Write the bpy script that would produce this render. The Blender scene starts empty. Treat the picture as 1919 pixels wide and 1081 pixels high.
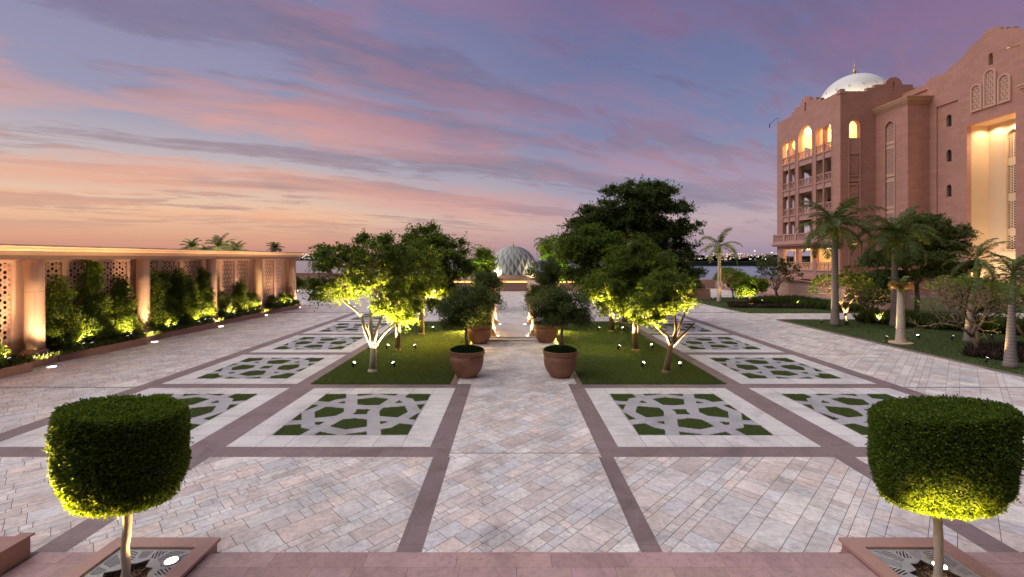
import bpy, bmesh, math, random
import numpy as np
from mathutils import Vector, Matrix
R = math.radians
PI = math.pi
sc = bpy.context.scene
col = sc.collection

def S(r, g, b):
    f = lambda c: (c/255/12.92) if c/255 <= .04045 else ((c/255+.055)/1.055)**2.4
    return (f(r), f(g), f(b), 1.0)

# ---------------------------------------------------------------- camera
cam_data = bpy.data.cameras.new('camera')
cam = bpy.data.objects.new('camera', cam_data); col.objects.link(cam)
cam.location = (0, 0, 4.0); cam.rotation_euler = (R(90), 0, 0)
cam_data.sensor_width = 36.0; cam_data.lens = 15.85
cam_data.shift_x = .0013; cam_data.shift_y = -.0294
cam_data.clip_start = .05; cam_data.clip_end = 20000
sc.camera = cam

# ---------------------------------------------------------------- view
sc.view_settings.view_transform = 'Standard'
sc.view_settings.look = 'None'
sc.view_settings.exposure = 0.0
sc.view_settings.gamma = 1.0

# ---------------------------------------------------------------- sky
world = bpy.data.worlds.new('World'); sc.world = world; world.use_nodes = True
wt = world.node_tree; wt.nodes.clear()
class NT:
    def __init__(s, t): s.t = t
    def n(s, ty, **k):
        o = s.t.nodes.new(ty)
        for a, b in k.items(): setattr(o, a, b)
        return o
    def l(s, a, b): s.t.links.new(a, b)
    def put(s, inp, v):
        if hasattr(v, 'is_linked') or isinstance(v, bpy.types.NodeSocket): s.l(v, inp)
        else: inp.default_value = v
    def m(s, op, a, b=0.0, c=0.0, clamp=False):
        o = s.n('ShaderNodeMath', operation=op); o.use_clamp = clamp
        s.put(o.inputs[0], a); s.put(o.inputs[1], b); s.put(o.inputs[2], c)
        return o.outputs[0]
    def mix(s, f, a, b, bt='MIX'):
        o = s.n('ShaderNodeMix', data_type='RGBA', blend_type=bt)
        s.put(o.inputs[0], f); s.put(o.inputs[6], a); s.put(o.inputs[7], b)
        return o.outputs[2]
    def ramp(s, f, stops, interp='LINEAR'):
        o = s.n('ShaderNodeValToRGB'); e = o.color_ramp; e.interpolation = interp
        while len(e.elements) < len(stops): e.elements.new(.5)
        for el, (p, c) in zip(e.elements, stops):
            el.position = p; el.color = c if not isinstance(c, (int, float)) else (c, c, c, 1)
        s.l(f, o.inputs[0]); return o.outputs[0]
    def noise(s, v, scale, detail=4, rough=.55, dist=0.0):
        o = s.n('ShaderNodeTexNoise'); s.put(o.inputs['Vector'], v)
        o.inputs['Scale'].default_value = scale; o.inputs['Detail'].default_value = detail
        o.inputs['Roughness'].default_value = rough; o.inputs['Distortion'].default_value = dist
        return o.outputs[0]
    def vec(s, x, y, z):
        o = s.n('ShaderNodeCombineXYZ'); s.put(o.inputs[0], x); s.put(o.inputs[1], y); s.put(o.inputs[2], z)
        return o.outputs[0]

w = NT(wt)
tc = w.n('ShaderNodeTexCoord'); sep = w.n('ShaderNodeSeparateXYZ'); w.l(tc.outputs['Generated'], sep.inputs[0])
dx, dy, dz = sep.outputs
zc = w.m('MAXIMUM', dz, 0.0)
# how far towards the sunset (west, to the left) the sky direction points
west = w.m('ADD', w.m('MULTIPLY', dx, -.92), w.m('MULTIPLY', dy, .35))
wf = w.ramp(w.m('MULTIPLY_ADD', west, .5, .5), [(.30, 0.0), (.58, .12), (.72, .5), (.88, 1.0)], 'EASE')
baseW = w.ramp(zc, [(0, S(190,136,130)), (.03, S(214,156,132)), (.085, S(238,194,160)), (.17, S(196,182,184)), (.26, S(152,150,176)), (.48, S(136,132,168)), (.62, S(160,158,182)), (.9, S(200,198,208))])
baseE = w.ramp(zc, [(0, S(146,134,160)), (.03, S(172,152,168)), (.075, S(188,168,176)), (.14, S(152,150,178)), (.26, S(122,130,168)), (.40, S(106,114,156)), (.52, S(102,102,144)), (.64, S(160,158,182)), (.9, S(200,198,208))])
base = w.mix(wf, baseE, baseW)
# streaky high clouds on a flat layer
k = w.m('DIVIDE', 1.0, w.m('ADD', zc, .10))
px_ = w.m('MULTIPLY', dx, k); py_ = w.m('MULTIPLY', dy, k)
ax, ay = .86, .51
al = w.m('ADD', w.m('MULTIPLY', px_, ax), w.m('MULTIPLY', py_, ay))
ac = w.m('ADD', w.m('MULTIPLY', px_, -ay), w.m('MULTIPLY', py_, ax))
warp = w.noise(w.vec(px_, py_, 0.0), .55, 2, .5)
ac2 = w.m('ADD', ac, w.m('MULTIPLY', warp, .45))
v1 = w.vec(w.m('MULTIPLY', al, .36), w.m('MULTIPLY', ac2, 1.0), 3.1)
n1 = w.noise(v1, 1.1, 8, .58, .25)
v2 = w.vec(w.m('MULTIPLY', al, .40), w.m('MULTIPLY', ac2, 1.5), 9.4)
n2 = w.noise(v2, 1.2, 8, .6, .3)
n3 = w.noise(w.vec(w.m('MULTIPLY', al, 1.1), w.m('MULTIPLY', ac2, 2.4), 1.7), 2.4, 9, .66, .5)
n4 = w.noise(w.vec(px_, py_, 7.7), .42, 3, .5)
n1 = w.m('ADD', n1, w.m('MULTIPLY', w.m('SUBTRACT', n3, .5), .36))
n1 = w.m('ADD', n1, w.m('MULTIPLY', w.m('SUBTRACT', n4, .5), .35))
n2 = w.m('ADD', n2, w.m('MULTIPLY', w.m('SUBTRACT', n3, .5), .45))
m1 = w.ramp(n1, [(.44, 0.0), (.54, .55), (.64, 1.0)], 'EASE')
m1 = w.m('MULTIPLY', m1, w.m('MULTIPLY_ADD', wf, .50, .50))
m2 = w.ramp(n2, [(.45, 0.0), (.56, .75), (.66, 1.0)], 'EASE')
pinkW = w.ramp(zc, [(0, S(222,158,130)), (.08, S(236,174,142)), (.2, S(228,166,146)), (.34, S(206,150,152)), (.55, S(176,122,146)), (.8, S(190,170,190))])
pinkE = w.ramp(zc, [(0, S(170,148,166)), (.10, S(206,150,158)), (.24, S(186,130,150)), (.4, S(158,108,140)), (.55, S(132,98,138)), (.8, S(190,170,190))])
pink = w.mix(wf, pinkE, pinkW)
greyW = w.ramp(zc, [(0, S(180,136,130)), (.12, S(164,132,136)), (.3, S(130,120,144)), (.6, S(112,100,136)), (.8, S(170,160,190))])
greyE = w.ramp(zc, [(0, S(150,138,156)), (.12, S(140,132,152)), (.3, S(110,106,140)), (.6, S(98,94,130)), (.8, S(170,160,190))])
grey = w.mix(wf, greyE, greyW)
low = w.ramp(zc, [(0, 0.0), (.035, .25), (.09, 1.0)], 'EASE')
c = w.mix(w.m('MULTIPLY', w.m('MULTIPLY', m2, .85), low), base, grey)
c = w.mix(w.m('MULTIPLY', w.m('MULTIPLY', m1, .78), low), c, pink)
# unseen sky behind the camera, dimmed so the south fronts stay darker
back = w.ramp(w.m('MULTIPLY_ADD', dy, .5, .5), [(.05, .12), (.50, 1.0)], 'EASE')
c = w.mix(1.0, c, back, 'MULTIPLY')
# a little of the physical dusk sky, sun just under the horizon in the west
ns = w.n('ShaderNodeTexSky'); ns.sky_type = 'NISHITA'; ns.sun_disc = False
ns.sun_elevation = R(-2.0); ns.sun_rotation = R(-70)
bg0 = w.n('ShaderNodeBackground'); w.l(ns.outputs[0], bg0.inputs[0]); bg0.inputs[1].default_value = .05
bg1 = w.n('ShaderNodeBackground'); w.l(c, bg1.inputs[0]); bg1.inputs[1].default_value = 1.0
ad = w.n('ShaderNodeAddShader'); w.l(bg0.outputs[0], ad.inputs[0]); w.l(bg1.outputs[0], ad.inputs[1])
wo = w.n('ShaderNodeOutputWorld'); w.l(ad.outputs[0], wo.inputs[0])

# broad soft afterglow coming from the western half of the sky
sd = bpy.data.lights.new('afterglow', 'SUN'); sd.energy = 2.1; sd.angle = R(70); sd.color = (1.0, .97, .95)
so = bpy.data.objects.new('afterglow', sd); col.objects.link(so)
so.rotation_euler = Vector((.75, .08, -1.0)).to_track_quat('-Z', 'Y').to_euler()

# ---------------------------------------------------------------- helpers
def tag(o, label=None, cat=None, group=None, kind=None):
    if label: o['label'] = label
    if cat: o['category'] = cat
    if group: o['group'] = group
    if kind: o['kind'] = kind
    return o
def empty(name, loc, rz=0.0, label=None, cat=None, group=None):
    o = bpy.data.objects.new(name, None); o.empty_display_size = .2
    col.objects.link(o); o.location = loc; o.rotation_euler = (0, 0, rz)
    return tag(o, label, cat, group)
def copy_tree(o, parent=None):
    c = o.copy(); col.objects.link(c); c.parent = parent
    for ch in [x for x in o.children]:
        copy_tree(ch, c)
    return c

def g(px, py, z=0.0):
    """point of the site seen at a photograph pixel, on the level z"""
    Y = (4.0-z)*845.0/(py-484.0)
    return ((px-957.0)/845.0*Y, Y, z)

class MB:
    def __init__(s): s.v = []; s.f = []; s.mi = []; s.c = []; s.cur = 0; s.col = None
    def add(s, vs, fs):
        b = len(s.v); s.v.extend([tuple(p) for p in vs])
        for f in fs:
            s.f.append(tuple(b+i for i in f)); s.mi.append(s.cur); s.c.append(s.col)
    def box(s, x0, y0, z0, x1, y1, z1):
        s.add([(x0,y0,z0),(x1,y0,z0),(x1,y1,z0),(x0,y1,z0),(x0,y0,z1),(x1,y0,z1),(x1,y1,z1),(x0,y1,z1)],
              [(3,2,1,0),(4,5,6,7),(0,1,5,4),(1,2,6,5),(2,3,7,6),(3,0,4,7)])
        return s
    def poly(s, pts, z=None):
        if z is not None: pts = [(p[0], p[1], z) for p in pts]
        s.add(pts, [tuple(range(len(pts)))]); return s
    def prism(s, pts, z0, z1):
        n = len(pts)
        a = sum(pts[i][0]*pts[(i+1)%n][1]-pts[(i+1)%n][0]*pts[i][1] for i in range(n))
        if a < 0: pts = pts[::-1]
        s.add([(p[0],p[1],z0) for p in pts]+[(p[0],p[1],z1) for p in pts],
              [tuple(range(n-1,-1,-1)), tuple(range(n,2*n))]+[(i,(i+1)%n,n+(i+1)%n,n+i) for i in range(n)])
        return s
    def lathe(s, prof, n=24, c=(0,0,0), flute=0.0, nf=0, a0=0, a1=2*PI, closed=True):
        vs = []
        for r, z in prof:
            for i in range(n):
                a = a0+(a1-a0)*i/n
                rr = r*(1-flute*abs(math.sin(a*nf/2))) if nf else r
                vs.append((c[0]+rr*math.cos(a), c[1]+rr*math.sin(a), c[2]+z))
        fs = []
        for j in range(len(prof)-1):
            for i in range(n):
                k_ = (i+1)%n
                fs.append((j*n+i, j*n+k_, (j+1)*n+k_, (j+1)*n+i))
        fs.append(tuple(range(n-1,-1,-1))); fs.append(tuple((len(prof)-1)*n+i for i in range(n)))
        s.add(vs, fs); return s
    def tube(s, pts, rad, n=6, cap=True):
        pts = [Vector(p) for p in pts]
        if not hasattr(rad, '__len__'): rad = [rad]*len(pts)
        vs = []; up = Vector((.13, .29, .95)).normalized()
        for i, p in enumerate(pts):
            t = (pts[min(i+1, len(pts)-1)]-pts[max(i-1, 0)])
            if t.length < 1e-9: t = Vector((0,0,1))
            t.normalize()
            a = t.cross(up)
            if a.length < .05: a = t.cross(Vector((1,0,0)))
            a.normalize(); b = t.cross(a)
            for k_ in range(n):
                th = 2*PI*k_/n
                vs.append(p+(a*math.cos(th)+b*math.sin(th))*rad[i])
        fs = []
        for i in range(len(pts)-1):
            for k_ in range(n):
                q = (k_+1)%n
                fs.append((i*n+k_, i*n+q, (i+1)*n+q, (i+1)*n+k_))
        if cap: fs.append(tuple(range(n-1,-1,-1))); fs.append(tuple((len(pts)-1)*n+i for i in range(n)))
        s.add(vs, fs); return s
    def bar(s, p, q, wd, h, up=(0,0,1)):
        p = Vector(p); q = Vector(q); t = (q-p).normalized(); u = Vector(up); sd_ = t.cross(u).normalized(); u2 = sd_.cross(t)
        vs = []
        for e in (p, q):
            for a, b in ((-1,-1),(1,-1),(1,1),(-1,1)): vs.append(e+sd_*a*wd/2+u2*b*h/2)
        s.add(vs, [(0,1,2,3),(7,6,5,4),(0,4,5,1),(1,5,6,2),(2,6,7,3),(3,7,4,0)]); return s
    def build(s, name, mats, parent=None, smooth=False, bevel=0.0):
        me = bpy.data.meshes.new(name); me.from_pydata(s.v, [], s.f)
        if not isinstance(mats, (list, tuple)): mats = [mats]
        for m_ in mats: me.materials.append(m_)
        me.polygons.foreach_set('material_index', s.mi)
        if smooth: me.polygons.foreach_set('use_smooth', [True]*len(s.f))
        if any(c_ is not None for c_ in s.c):
            at = me.attributes.new('tint', 'FLOAT_COLOR', 'FACE')
            at.data.foreach_set('color', [x for c_ in s.c for x in ((c_ or (1,1,1))[0], (c_ or (1,1,1))[1], (c_ or (1,1,1))[2], 1.0)])
        me.update()
        o = bpy.data.objects.new(name, me); col.objects.link(o)
        if parent: o.parent = parent
        if bevel:
            b = o.modifiers.new('bevel', 'BEVEL'); b.width = bevel; b.segments = 2; b.limit_method = 'ANGLE'
        return o

def slab2d(mb, outer, holes, t, fn):
    """flat piece with openings: 2D outline + holes, thickness t; fn maps (u, v, w) to the place, w in 0..t"""
    cu = bpy.data.curves.new('tmp', 'CURVE'); cu.dimensions = '2D'; cu.fill_mode = 'BOTH'; cu.extrude = t/2
    for ring in [outer]+list(holes):
        sp = cu.splines.new('POLY'); sp.points.add(len(ring)-1); sp.use_cyclic_u = True
        for p, q in zip(sp.points, ring): p.co = (q[0], q[1], 0, 1)
    ob = bpy.data.objects.new('tmp', cu)
    me = bpy.data.meshes.new_from_object(ob)
    mb.add([fn(v.co.x, v.co.y, v.co.z+t/2) for v in me.vertices], [tuple(p.vertices) for p in me.polygons])
    bpy.data.objects.remove(ob); bpy.data.curves.remove(cu); bpy.data.meshes.remove(me)
def westface(X): return lambda u, v, w_: (X+w_, u, v)      # plane facing -X, thickness going +X
def southface(Y): return lambda u, v, w_: (u, Y+w_, v)     # plane facing the camera, thickness going +Y
def arch(u0, u1, z0, z1, n=10, point=.12):
    """arched opening outline, a little pointed"""
    r = (u1-u0)/2; c_ = (u0+u1)/2; zs = z1-r*(1+point); pts = [(u0, z0), (u1, z0)]
    for i in range(n+1):
        a = PI*i/n
        pts.append((c_+r*math.cos(a), zs+r*math.sin(a)*(1+point*math.sin(a)**3)))
    return pts
def rect(u0, u1, z0, z1): return [(u0, z0), (u1, z0), (u1, z1), (u0, z1)]

def clip(poly, x0, y0, x1, y1):
    for ax_, lim, sg in ((0, x0, 1), (0, x1, -1), (1, y0, 1), (1, y1, -1)):
        out = []
        for i in range(len(poly)):
            a, b = poly[i], poly[(i+1) % len(poly)]
            da, db = (a[ax_]-lim)*sg, (b[ax_]-lim)*sg
            if da >= 0: out.append(a)
            if (da >= 0) != (db >= 0):
                t = da/(da-db); out.append((a[0]+(b[0]-a[0])*t, a[1]+(b[1]-a[1])*t))
        poly = out
        if len(poly) < 3: return []
    return poly
def clipc(poly, conv):
    """clip a polygon to a convex counter-clockwise one"""
    n = len(conv)
    for i in range(n):
        p, q = conv[i], conv[(i+1) % n]; out = []
        sd_ = lambda a: (q[0]-p[0])*(a[1]-p[1])-(q[1]-p[1])*(a[0]-p[0])
        for j in range(len(poly)):
            a, b = poly[j], poly[(j+1) % len(poly)]; da, db = sd_(a), sd_(b)
            if da >= 0: out.append(a)
            if (da >= 0) != (db >= 0):
                t = da/(da-db); out.append((a[0]+(b[0]-a[0])*t, a[1]+(b[1]-a[1])*t))
        poly = out
        if len(poly) < 3: return []
    return poly

def quads_mesh(name, V, mat, parent=None):
    """V: (N,k,3) array, one face per row"""
    N, k_, _ = V.shape
    me = bpy.data.meshes.new(name)
    me.vertices.add(N*k_); me.vertices.foreach_set('co', V.reshape(-1).astype(np.float32))
    me.loops.add(N*k_); me.loops.foreach_set('vertex_index', np.arange(N*k_, dtype=np.int32))
    me.polygons.add(N); me.polygons.foreach_set('loop_start', (np.arange(N)*k_).astype(np.int32))
    me.polygons.foreach_set('loop_total', np.full(N, k_, dtype=np.int32))
    me.materials.append(mat); me.update(calc_edges=True)
    o = bpy.data.objects.new(name, me); col.objects.link(o)
    if parent: o.parent = parent
    return o
def unit(a): return a/np.maximum(np.linalg.norm(a, axis=1, keepdims=True), 1e-9)
def leaves(rng, P, L, W, up=.3, D=None, spread=1.0):
    """leaf shaped quads at points P; D an optional main direction"""
    N = len(P)
    a = unit(rng.normal(size=(N, 3)))
    if D is not None: a = unit(a*spread+D)
    h = rng.normal(size=(N, 3)); h[:, 2] += up*3
    b = unit(np.cross(a, unit(h)))
    l_ = L*rng.uniform(.65, 1.25, (N, 1)); w_ = W*rng.uniform(.7, 1.2, (N, 1))
    nrm = np.cross(a, b)
    return np.stack([P, P+a*l_*.45+b*w_*.5+nrm*l_*.06, P+a*l_, P+a*l_*.45-b*w_*.5+nrm*l_*.06], axis=1)

# ---------------------------------------------------------------- materials
def mat(name, color, rough=.75, var=.12, scale=6.0, bump=.0, bscale=None, tint=False, hue2=None, spec=.4, metal=0.0):
    m = bpy.data.materials.new(name); m.use_nodes = True
    t = NT(m.node_tree); b = m.node_tree.nodes['Principled BSDF']
    tc_ = t.n('ShaderNodeTexCoord'); P = tc_.outputs['Object']
    n_a = t.noise(P, scale, 6, .6, .3); n_b = t.noise(P, scale*.17, 3, .5)
    f = t.m('MULTIPLY_ADD', t.m('ADD', n_a, n_b), var*2, 1-var*2)
    c4 = tuple(color[:3])+(1,)
    base_ = c4
    if hue2: base_ = t.mix(t.ramp(n_b, [(.35, 0.0), (.65, 1.0)]), c4, tuple(hue2[:3])+(1,))
    if tint:
        at = t.n('ShaderNodeAttribute', attribute_name='tint')
        base_ = t.mix(1.0, base_, at.outputs['Color'], 'MULTIPLY')
    sh = t.vec(f, f, f)
    cc = t.mix(1.0, base_, sh, 'MULTIPLY')
    t.l(cc, b.inputs['Base Color'])
    b.inputs['Roughness'].default_value = rough; b.inputs['Metallic'].default_value = metal
    b.inputs['Specular IOR Level'].default_value = spec
    if bump:
        bn = t.n('ShaderNodeBump'); bn.inputs['Strength'].default_value = bump; bn.inputs['Distance'].default_value = .02
        t.l(t.noise(P, bscale or scale*3, 5, .65), bn.inputs['Height']); t.l(bn.outputs[0], b.inputs['Normal'])
    return m
def leafmat(name, c1, c2, trans=.45, rough=.5):
    m = bpy.data.materials.new(name); m.use_nodes = True
    t = NT(m.node_tree); b = m.node_tree.nodes['Principled BSDF']
    ge = t.n('ShaderNodeNewGeometry')
    cc = t.ramp(ge.outputs['Random Per Island'], [(0, c1), (.75, c2), (1, tuple(min(1, x*1.5) for x in c2[:3])+(1,))])
    t.l(cc, b.inputs['Base Color']); b.inputs['Roughness'].default_value = rough
    b.inputs['Specular IOR Level'].default_value = .35
    tr = t.n('ShaderNodeBsdfTranslucent'); t.l(t.mix(1.0, cc, (1.5, 1.35, .6, 1), 'MULTIPLY'), tr.inputs[0])
    mx = t.n('ShaderNodeMixShader'); mx.inputs[0].default_value = trans
    t.l(b.outputs[0], mx.inputs[1]); t.l(tr.outputs[0], mx.inputs[2])
    t.l(mx.outputs[0], m.node_tree.nodes['Material Output'].inputs[0])
    return m
def emat(name, color, strength):
    m = bpy.data.materials.new(name); m.use_nodes = True; b = m.node_tree.nodes['Principled BSDF']
    b.inputs['Base Color'].default_value = (.8,.8,.8,1)
    b.inputs['Emission Color'].default_value = tuple(color[:3])+(1,); b.inputs['Emission Strength'].default_value = strength
    m.cycles.emission_sampling = 'NONE'
    return m
def coursed(name, color, bw=.9, rh=.42, mortar=.006, var=.07, depth=.75, axis='Y', rough=.85, tint=False):
    """stone cladding with faint block joints"""
    m = mat(name, color, rough, .06, 3.0, .10, 30, tint=tint)
    t = NT(m.node_tree); b = m.node_tree.nodes['Principled BSDF']
    tc_ = t.n('ShaderNodeTexCoord'); sp_ = t.n('ShaderNodeSeparateXYZ'); t.l(tc_.outputs['Object'], sp_.inputs[0])
    x, y, z = sp_.outputs
    if axis == 'Z': vv = t.vec(x, y, 0.0)
    else: vv = t.vec(t.m('ADD', x, y), z, 0.0)
    br = t.n('ShaderNodeTexBrick'); t.l(vv, br.inputs[0])
    br.inputs['Color1'].default_value = (1,1,1,1); br.inputs['Color2'].default_value = (1-var, 1-var*1.1, 1-var*1.2, 1)
    br.inputs['Mortar'].default_value = (depth, depth, depth, 1)
    br.inputs['Scale'].default_value = 1.0; br.inputs['Mortar Size'].default_value = mortar
    br.inputs['Brick Width'].default_value = bw; br.inputs['Row Height'].default_value = rh
    old = b.inputs['Base Color'].links[0].from_socket
    t.l(t.mix(1.0, old, br.outputs[0], 'MULTIPLY'), b.inputs['Base Color'])
    return m

M = {}
M['slab'] = mat('paving_slabs', (.74,.70,.66), .5, .36, 8.0, .16, 40, tint=True)
M['drum_stone'] = coursed('column_sandstone', (.58,.40,.29), 40, 1.22, .008, .06, .6)
M['boss'] = mat('dome_boss_stone', (.50,.44,.33), .6, .08)
M['joint'] = mat('joint_sand', (.11,.09,.085), .95, .1)
M['band'] = coursed('mauve_band_stone', (.255,.185,.182), .6, .45, .004, .10, .62, 'Z', .6)
M['white'] = mat('white_marble', (.72,.69,.665), .5, .10, 2.5, .04, tint=True)
M['strap'] = mat('grey_marble', (.44,.42,.435), .55, .12, 5.0, .05)
M['pink'] = mat('pink_granite', (.45,.30,.275), .5, .16, 8.0, .06, 60, tint=True)
M['kerb'] = mat('red_granite', (.33,.175,.145), .42, .14, 14.0, .05, 80)
M['soil'] = mat('soil', (.045,.028,.02), .95, .3, 25, .8, 40)
M['turf'] = mat('turf_soil', (.045,.07,.018), .95, .3, 20, .6, 60)
M['sand_stone'] = mat('sandstone', (.58,.40,.29), .8, .10, 5, .08, 40)
M['screen'] = mat('screen_stone', (.64,.42,.33), .85, .08, 8, .05)
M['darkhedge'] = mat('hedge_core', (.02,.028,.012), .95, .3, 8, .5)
M['wall'] = coursed('pink_cladding', (.50,.262,.20), depth=.55, var=.12)
M['wall_trim'] = mat('pink_trim', (.50,.29,.23), .85, .07, 4, .05)
M['cornice'] = mat('cornice_stone', (.58,.37,.24), .8, .08, 4, .05)
M['dark_in'] = mat('dark_interior', (.05,.032,.028), .9, .1)  # near-black colour stands in for the shade inside unlit rooms
M['loggia'] = mat('loggia_plaster', (.60,.46,.28), .9, .06)
M['domewhite'] = mat('white_dome', (.75,.74,.70), .45, .06, 2)
M['gold'] = mat('gilded_metal', (.75,.5,.2), .35, .05, metal=.8)
M['tileA'] = mat('pale_dome_tile', (.50,.51,.44), .4, .06, 6)
M['tileB'] = mat('grey_dome_tile', (.13,.15,.16), .4, .08, 6)
M['metal'] = mat('grey_metal', (.30,.29,.30), .45, .08, 10, metal=.5)
M['black'] = mat('black_metal', (.02,.02,.02), .5, .05)
M['grate'] = mat('grate_metal', (.36,.35,.36), .5, .08, 20, .05)
M['pot'] = mat('terracotta', (.23,.105,.06), .55, .26, 7, .12, 40, hue2=(.30,.14,.08))
M['bark'] = mat('brown_bark', (.20,.135,.085), .9, .25, 14, .7, 22)
M['bark_pale'] = mat('pale_bark', (.50,.41,.32), .85, .18, 12, .5, 20)
M['bark_grey'] = mat('grey_palm_bark', (.27,.22,.20), .85, .18, 9, .4, 14)
M['lensW'] = emat('lamp_lens', (1,.86,.62), 14)
M['lensS'] = emat('small_lamp_lens', (1,.92,.78), 9)
M['cityL'] = emat('city_light', (1,.86,.62), 1.6)
M['window'] = mat('dark_glass', (.03,.035,.04), .15, .02, spec=.6)
M['leaf'] = leafmat('tree_leaf', (.042,.080,.013,1), (.105,.160,.022,1), .55)
M['leafdark'] = leafmat('dark_tree_leaf', (.028,.052,.012,1), (.065,.105,.02,1), .45)
M['leafolive'] = leafmat('olive_leaf', (.040,.066,.018,1), (.09,.125,.032,1), .35)
M['leafbright'] = leafmat('bright_leaf', (.09,.16,.02,1), (.16,.24,.03,1), .5)
M['topiary'] = leafmat('box_leaf', (.026,.06,.007,1), (.10,.16,.014,1), .5)
M['palmleaf'] = leafmat('palm_leaf', (.045,.07,.018,1), (.10,.14,.032,1), .35)
M['palmshaft'] = mat('green_crownshaft', (.14,.19,.05), .5, .12, 6)
M['dryfrond'] = leafmat('dry_frond', (.20,.12,.05,1), (.34,.22,.09,1), .3)
M['grass'] = leafmat('grass_blade', (.055,.095,.018,1), (.12,.17,.03,1), .4)
M['grasspot'] = leafmat('pot_grass', (.02,.05,.012,1), (.04,.08,.016,1), .3)
M['purple'] = leafmat('purple_groundcover', (.035,.022,.02,1), (.07,.045,.035,1), .3)
M['chips'] = leafmat('bark_chips', (.07,.04,.025,1), (.22,.14,.09,1), 0.0, .9)
def seamat():
    m = bpy.data.materials.new('sea_water'); m.use_nodes = True
    t = NT(m.node_tree); b = m.node_tree.nodes['Principled BSDF']
    b.inputs['Base Color'].default_value = (.10,.17,.27,1); b.inputs['Roughness'].default_value = .22
    tc_ = t.n('ShaderNodeTexCoord'); mp = t.n('ShaderNodeMapping'); mp.inputs['Scale'].default_value = (.35, 1.0, 1)
    t.l(tc_.outputs['Object'], mp.inputs[0])
    bn = t.n('ShaderNodeBump'); bn.inputs['Strength'].default_value = .5; bn.inputs['Distance'].default_value = .35
    t.l(t.noise(mp.outputs[0], .8, 6, .6), bn.inputs['Height']); t.l(bn.outputs[0], b.inputs['Normal'])
    return m
M['sea'] = seamat()
M['pink2'] = mat('pink_coping', (.40,.235,.20), .45, .12, 14, .04, 70)
M['loggia2'] = mat('niche_plaster', (.66,.50,.34), .9, .05, 3)
M['cornice2'] = mat('relief_stone', (.58,.36,.26), .85, .05, 6)
M['frieze'] = mat('mauve_frieze', (.26,.17,.14), .85, .1, 3)

for k_ in ('bark_grey',):
    t = NT(M[k_].node_tree); b = M[k_].node_tree.nodes['Principled BSDF']
    tc_ = t.n('ShaderNodeTexCoord'); wv = t.n('ShaderNodeTexWave'); wv.bands_direction = 'Z'; wv.inputs['Scale'].default_value = 2.6
    wv.inputs['Distortion'].default_value = 1.2; wv.inputs['Detail'].default_value = 3
    t.l(tc_.outputs['Object'], wv.inputs[0]); old = b.inputs['Base Color'].links[0].from_socket
    t.l(t.mix(1.0, old, t.ramp(wv.outputs['Fac'], [(0, .55), (.25, 1.0), (1, 1.0)]), 'MULTIPLY'), b.inputs['Base Color'])
# wear on the bands and the marble: broad soft stains
for k_ in ('band', 'white', 'slab', 'pink', 'strap'):
    t = NT(M[k_].node_tree); b = M[k_].node_tree.nodes['Principled BSDF']
    tc_ = t.n('ShaderNodeTexCoord'); old = b.inputs['Base Color'].links[0].from_socket
    st1 = t.ramp(t.noise(tc_.outputs['Object'], .9, 8, .68, .8), [(.36, .76), (.52, 1.0)])
    st2 = t.ramp(t.noise(tc_.outputs['Object'], 16, 6, .7, .2), [(.34, .80), (.5, 1.0)])
    t.l(t.mix(1.0, t.mix(1.0, old, st1, 'MULTIPLY'), st2, 'MULTIPLY'), b.inputs['Base Color'])

# ================================================================ GROUND
mb = MB(); mb.poly([(-400,-60),(400,-60),(400,68),(-400,68)], 0.0)
tag(mb.build('ground', M['joint']), kind='structure')
mb = MB(); mb.poly([(-9000,60),(9000,60),(9000,9000),(-9000,9000)], -3.0)
tag(mb.build('sea', M['sea']), kind='structure')
mb = MB(); mb.box(-400, 67.0, -6, 400, 68.0, -.01)
tag(mb.build('quay', M['kerb']), kind='structure')

rnd = random.Random(5)
FAR = 59.5
KX = -17.45
# mauve bands: one sheet each, butted; rows of beds every 4.8 m
bands = MB()
def bandrect(x0, y0, x1, y1): bands.poly([(x0,y0),(x1,y0),(x1,y1),(x0,y1)], .004)
rows = [9.55+4.8*i for i in range(5)]
xl = [(-11.65,-11.12),(-6.80,-6.05)]; xr = [(6.60,7.32),(11.67,12.2)]
bandrect(-26, 9.07, -1.255, 9.55); bandrect(1.835, 9.07, 26, 9.55)
for a, b in ((-11.62,-11.2),(-6.5,-6.05),(-1.56,-1.21),(1.77,2.07),(6.5,6.92),(11.7,12.1)): bandrect(a, 6.13, b, 9.07)
for a, b in xl+xr: bandrect(a, 9.55, b, 33.5)
bandrect(-1.70, 9.55, -1.26, 14.35); bandrect(1.84, 9.55, 2.27, 14.35)
bandrect(-1.93, 14.35, -1.70, 28.6); bandrect(2.1, 14.35, 2.28, 28.6)
for i, y in enumerate(rows):
    y0, y1 = y+4.35, y+4.8
    if i == 0:
        bandrect(-6.05, y0, -1.70, y1-.06); bandrect(2.27, y0, 6.60, y1-.06)
    bandrect(-11.12, y0, -6.80, y1); bandrect(7.32, y0, 11.67, y1)
    bandrect(-17.9, y0+.1, -11.65, y1-.05); bandrect(12.2, y0+.1, 17.3, y1-.05)
bandrect(-6.8+.75, 14.3, -6.36, 28.6); bandrect(6.60-.0+.0, 33.5, 6.61, 33.51)
bandrect(-6.36, 28.3, -1.93, 28.75); bandrect(2.28, 28.3, 6.6, 28.75)
for y in (38.3, 43.1, 47.9, 52.7): bandrect(-30, y, 17, y+.3)
for a, b in ((-11.65,-11.2),(-1.7,-1.3),(1.8,2.2),(11.7,12.2)): bandrect(a, 33.5, b, 38.3)
tag(bands.build('paving_bands', M['band']), kind='structure')

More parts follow.
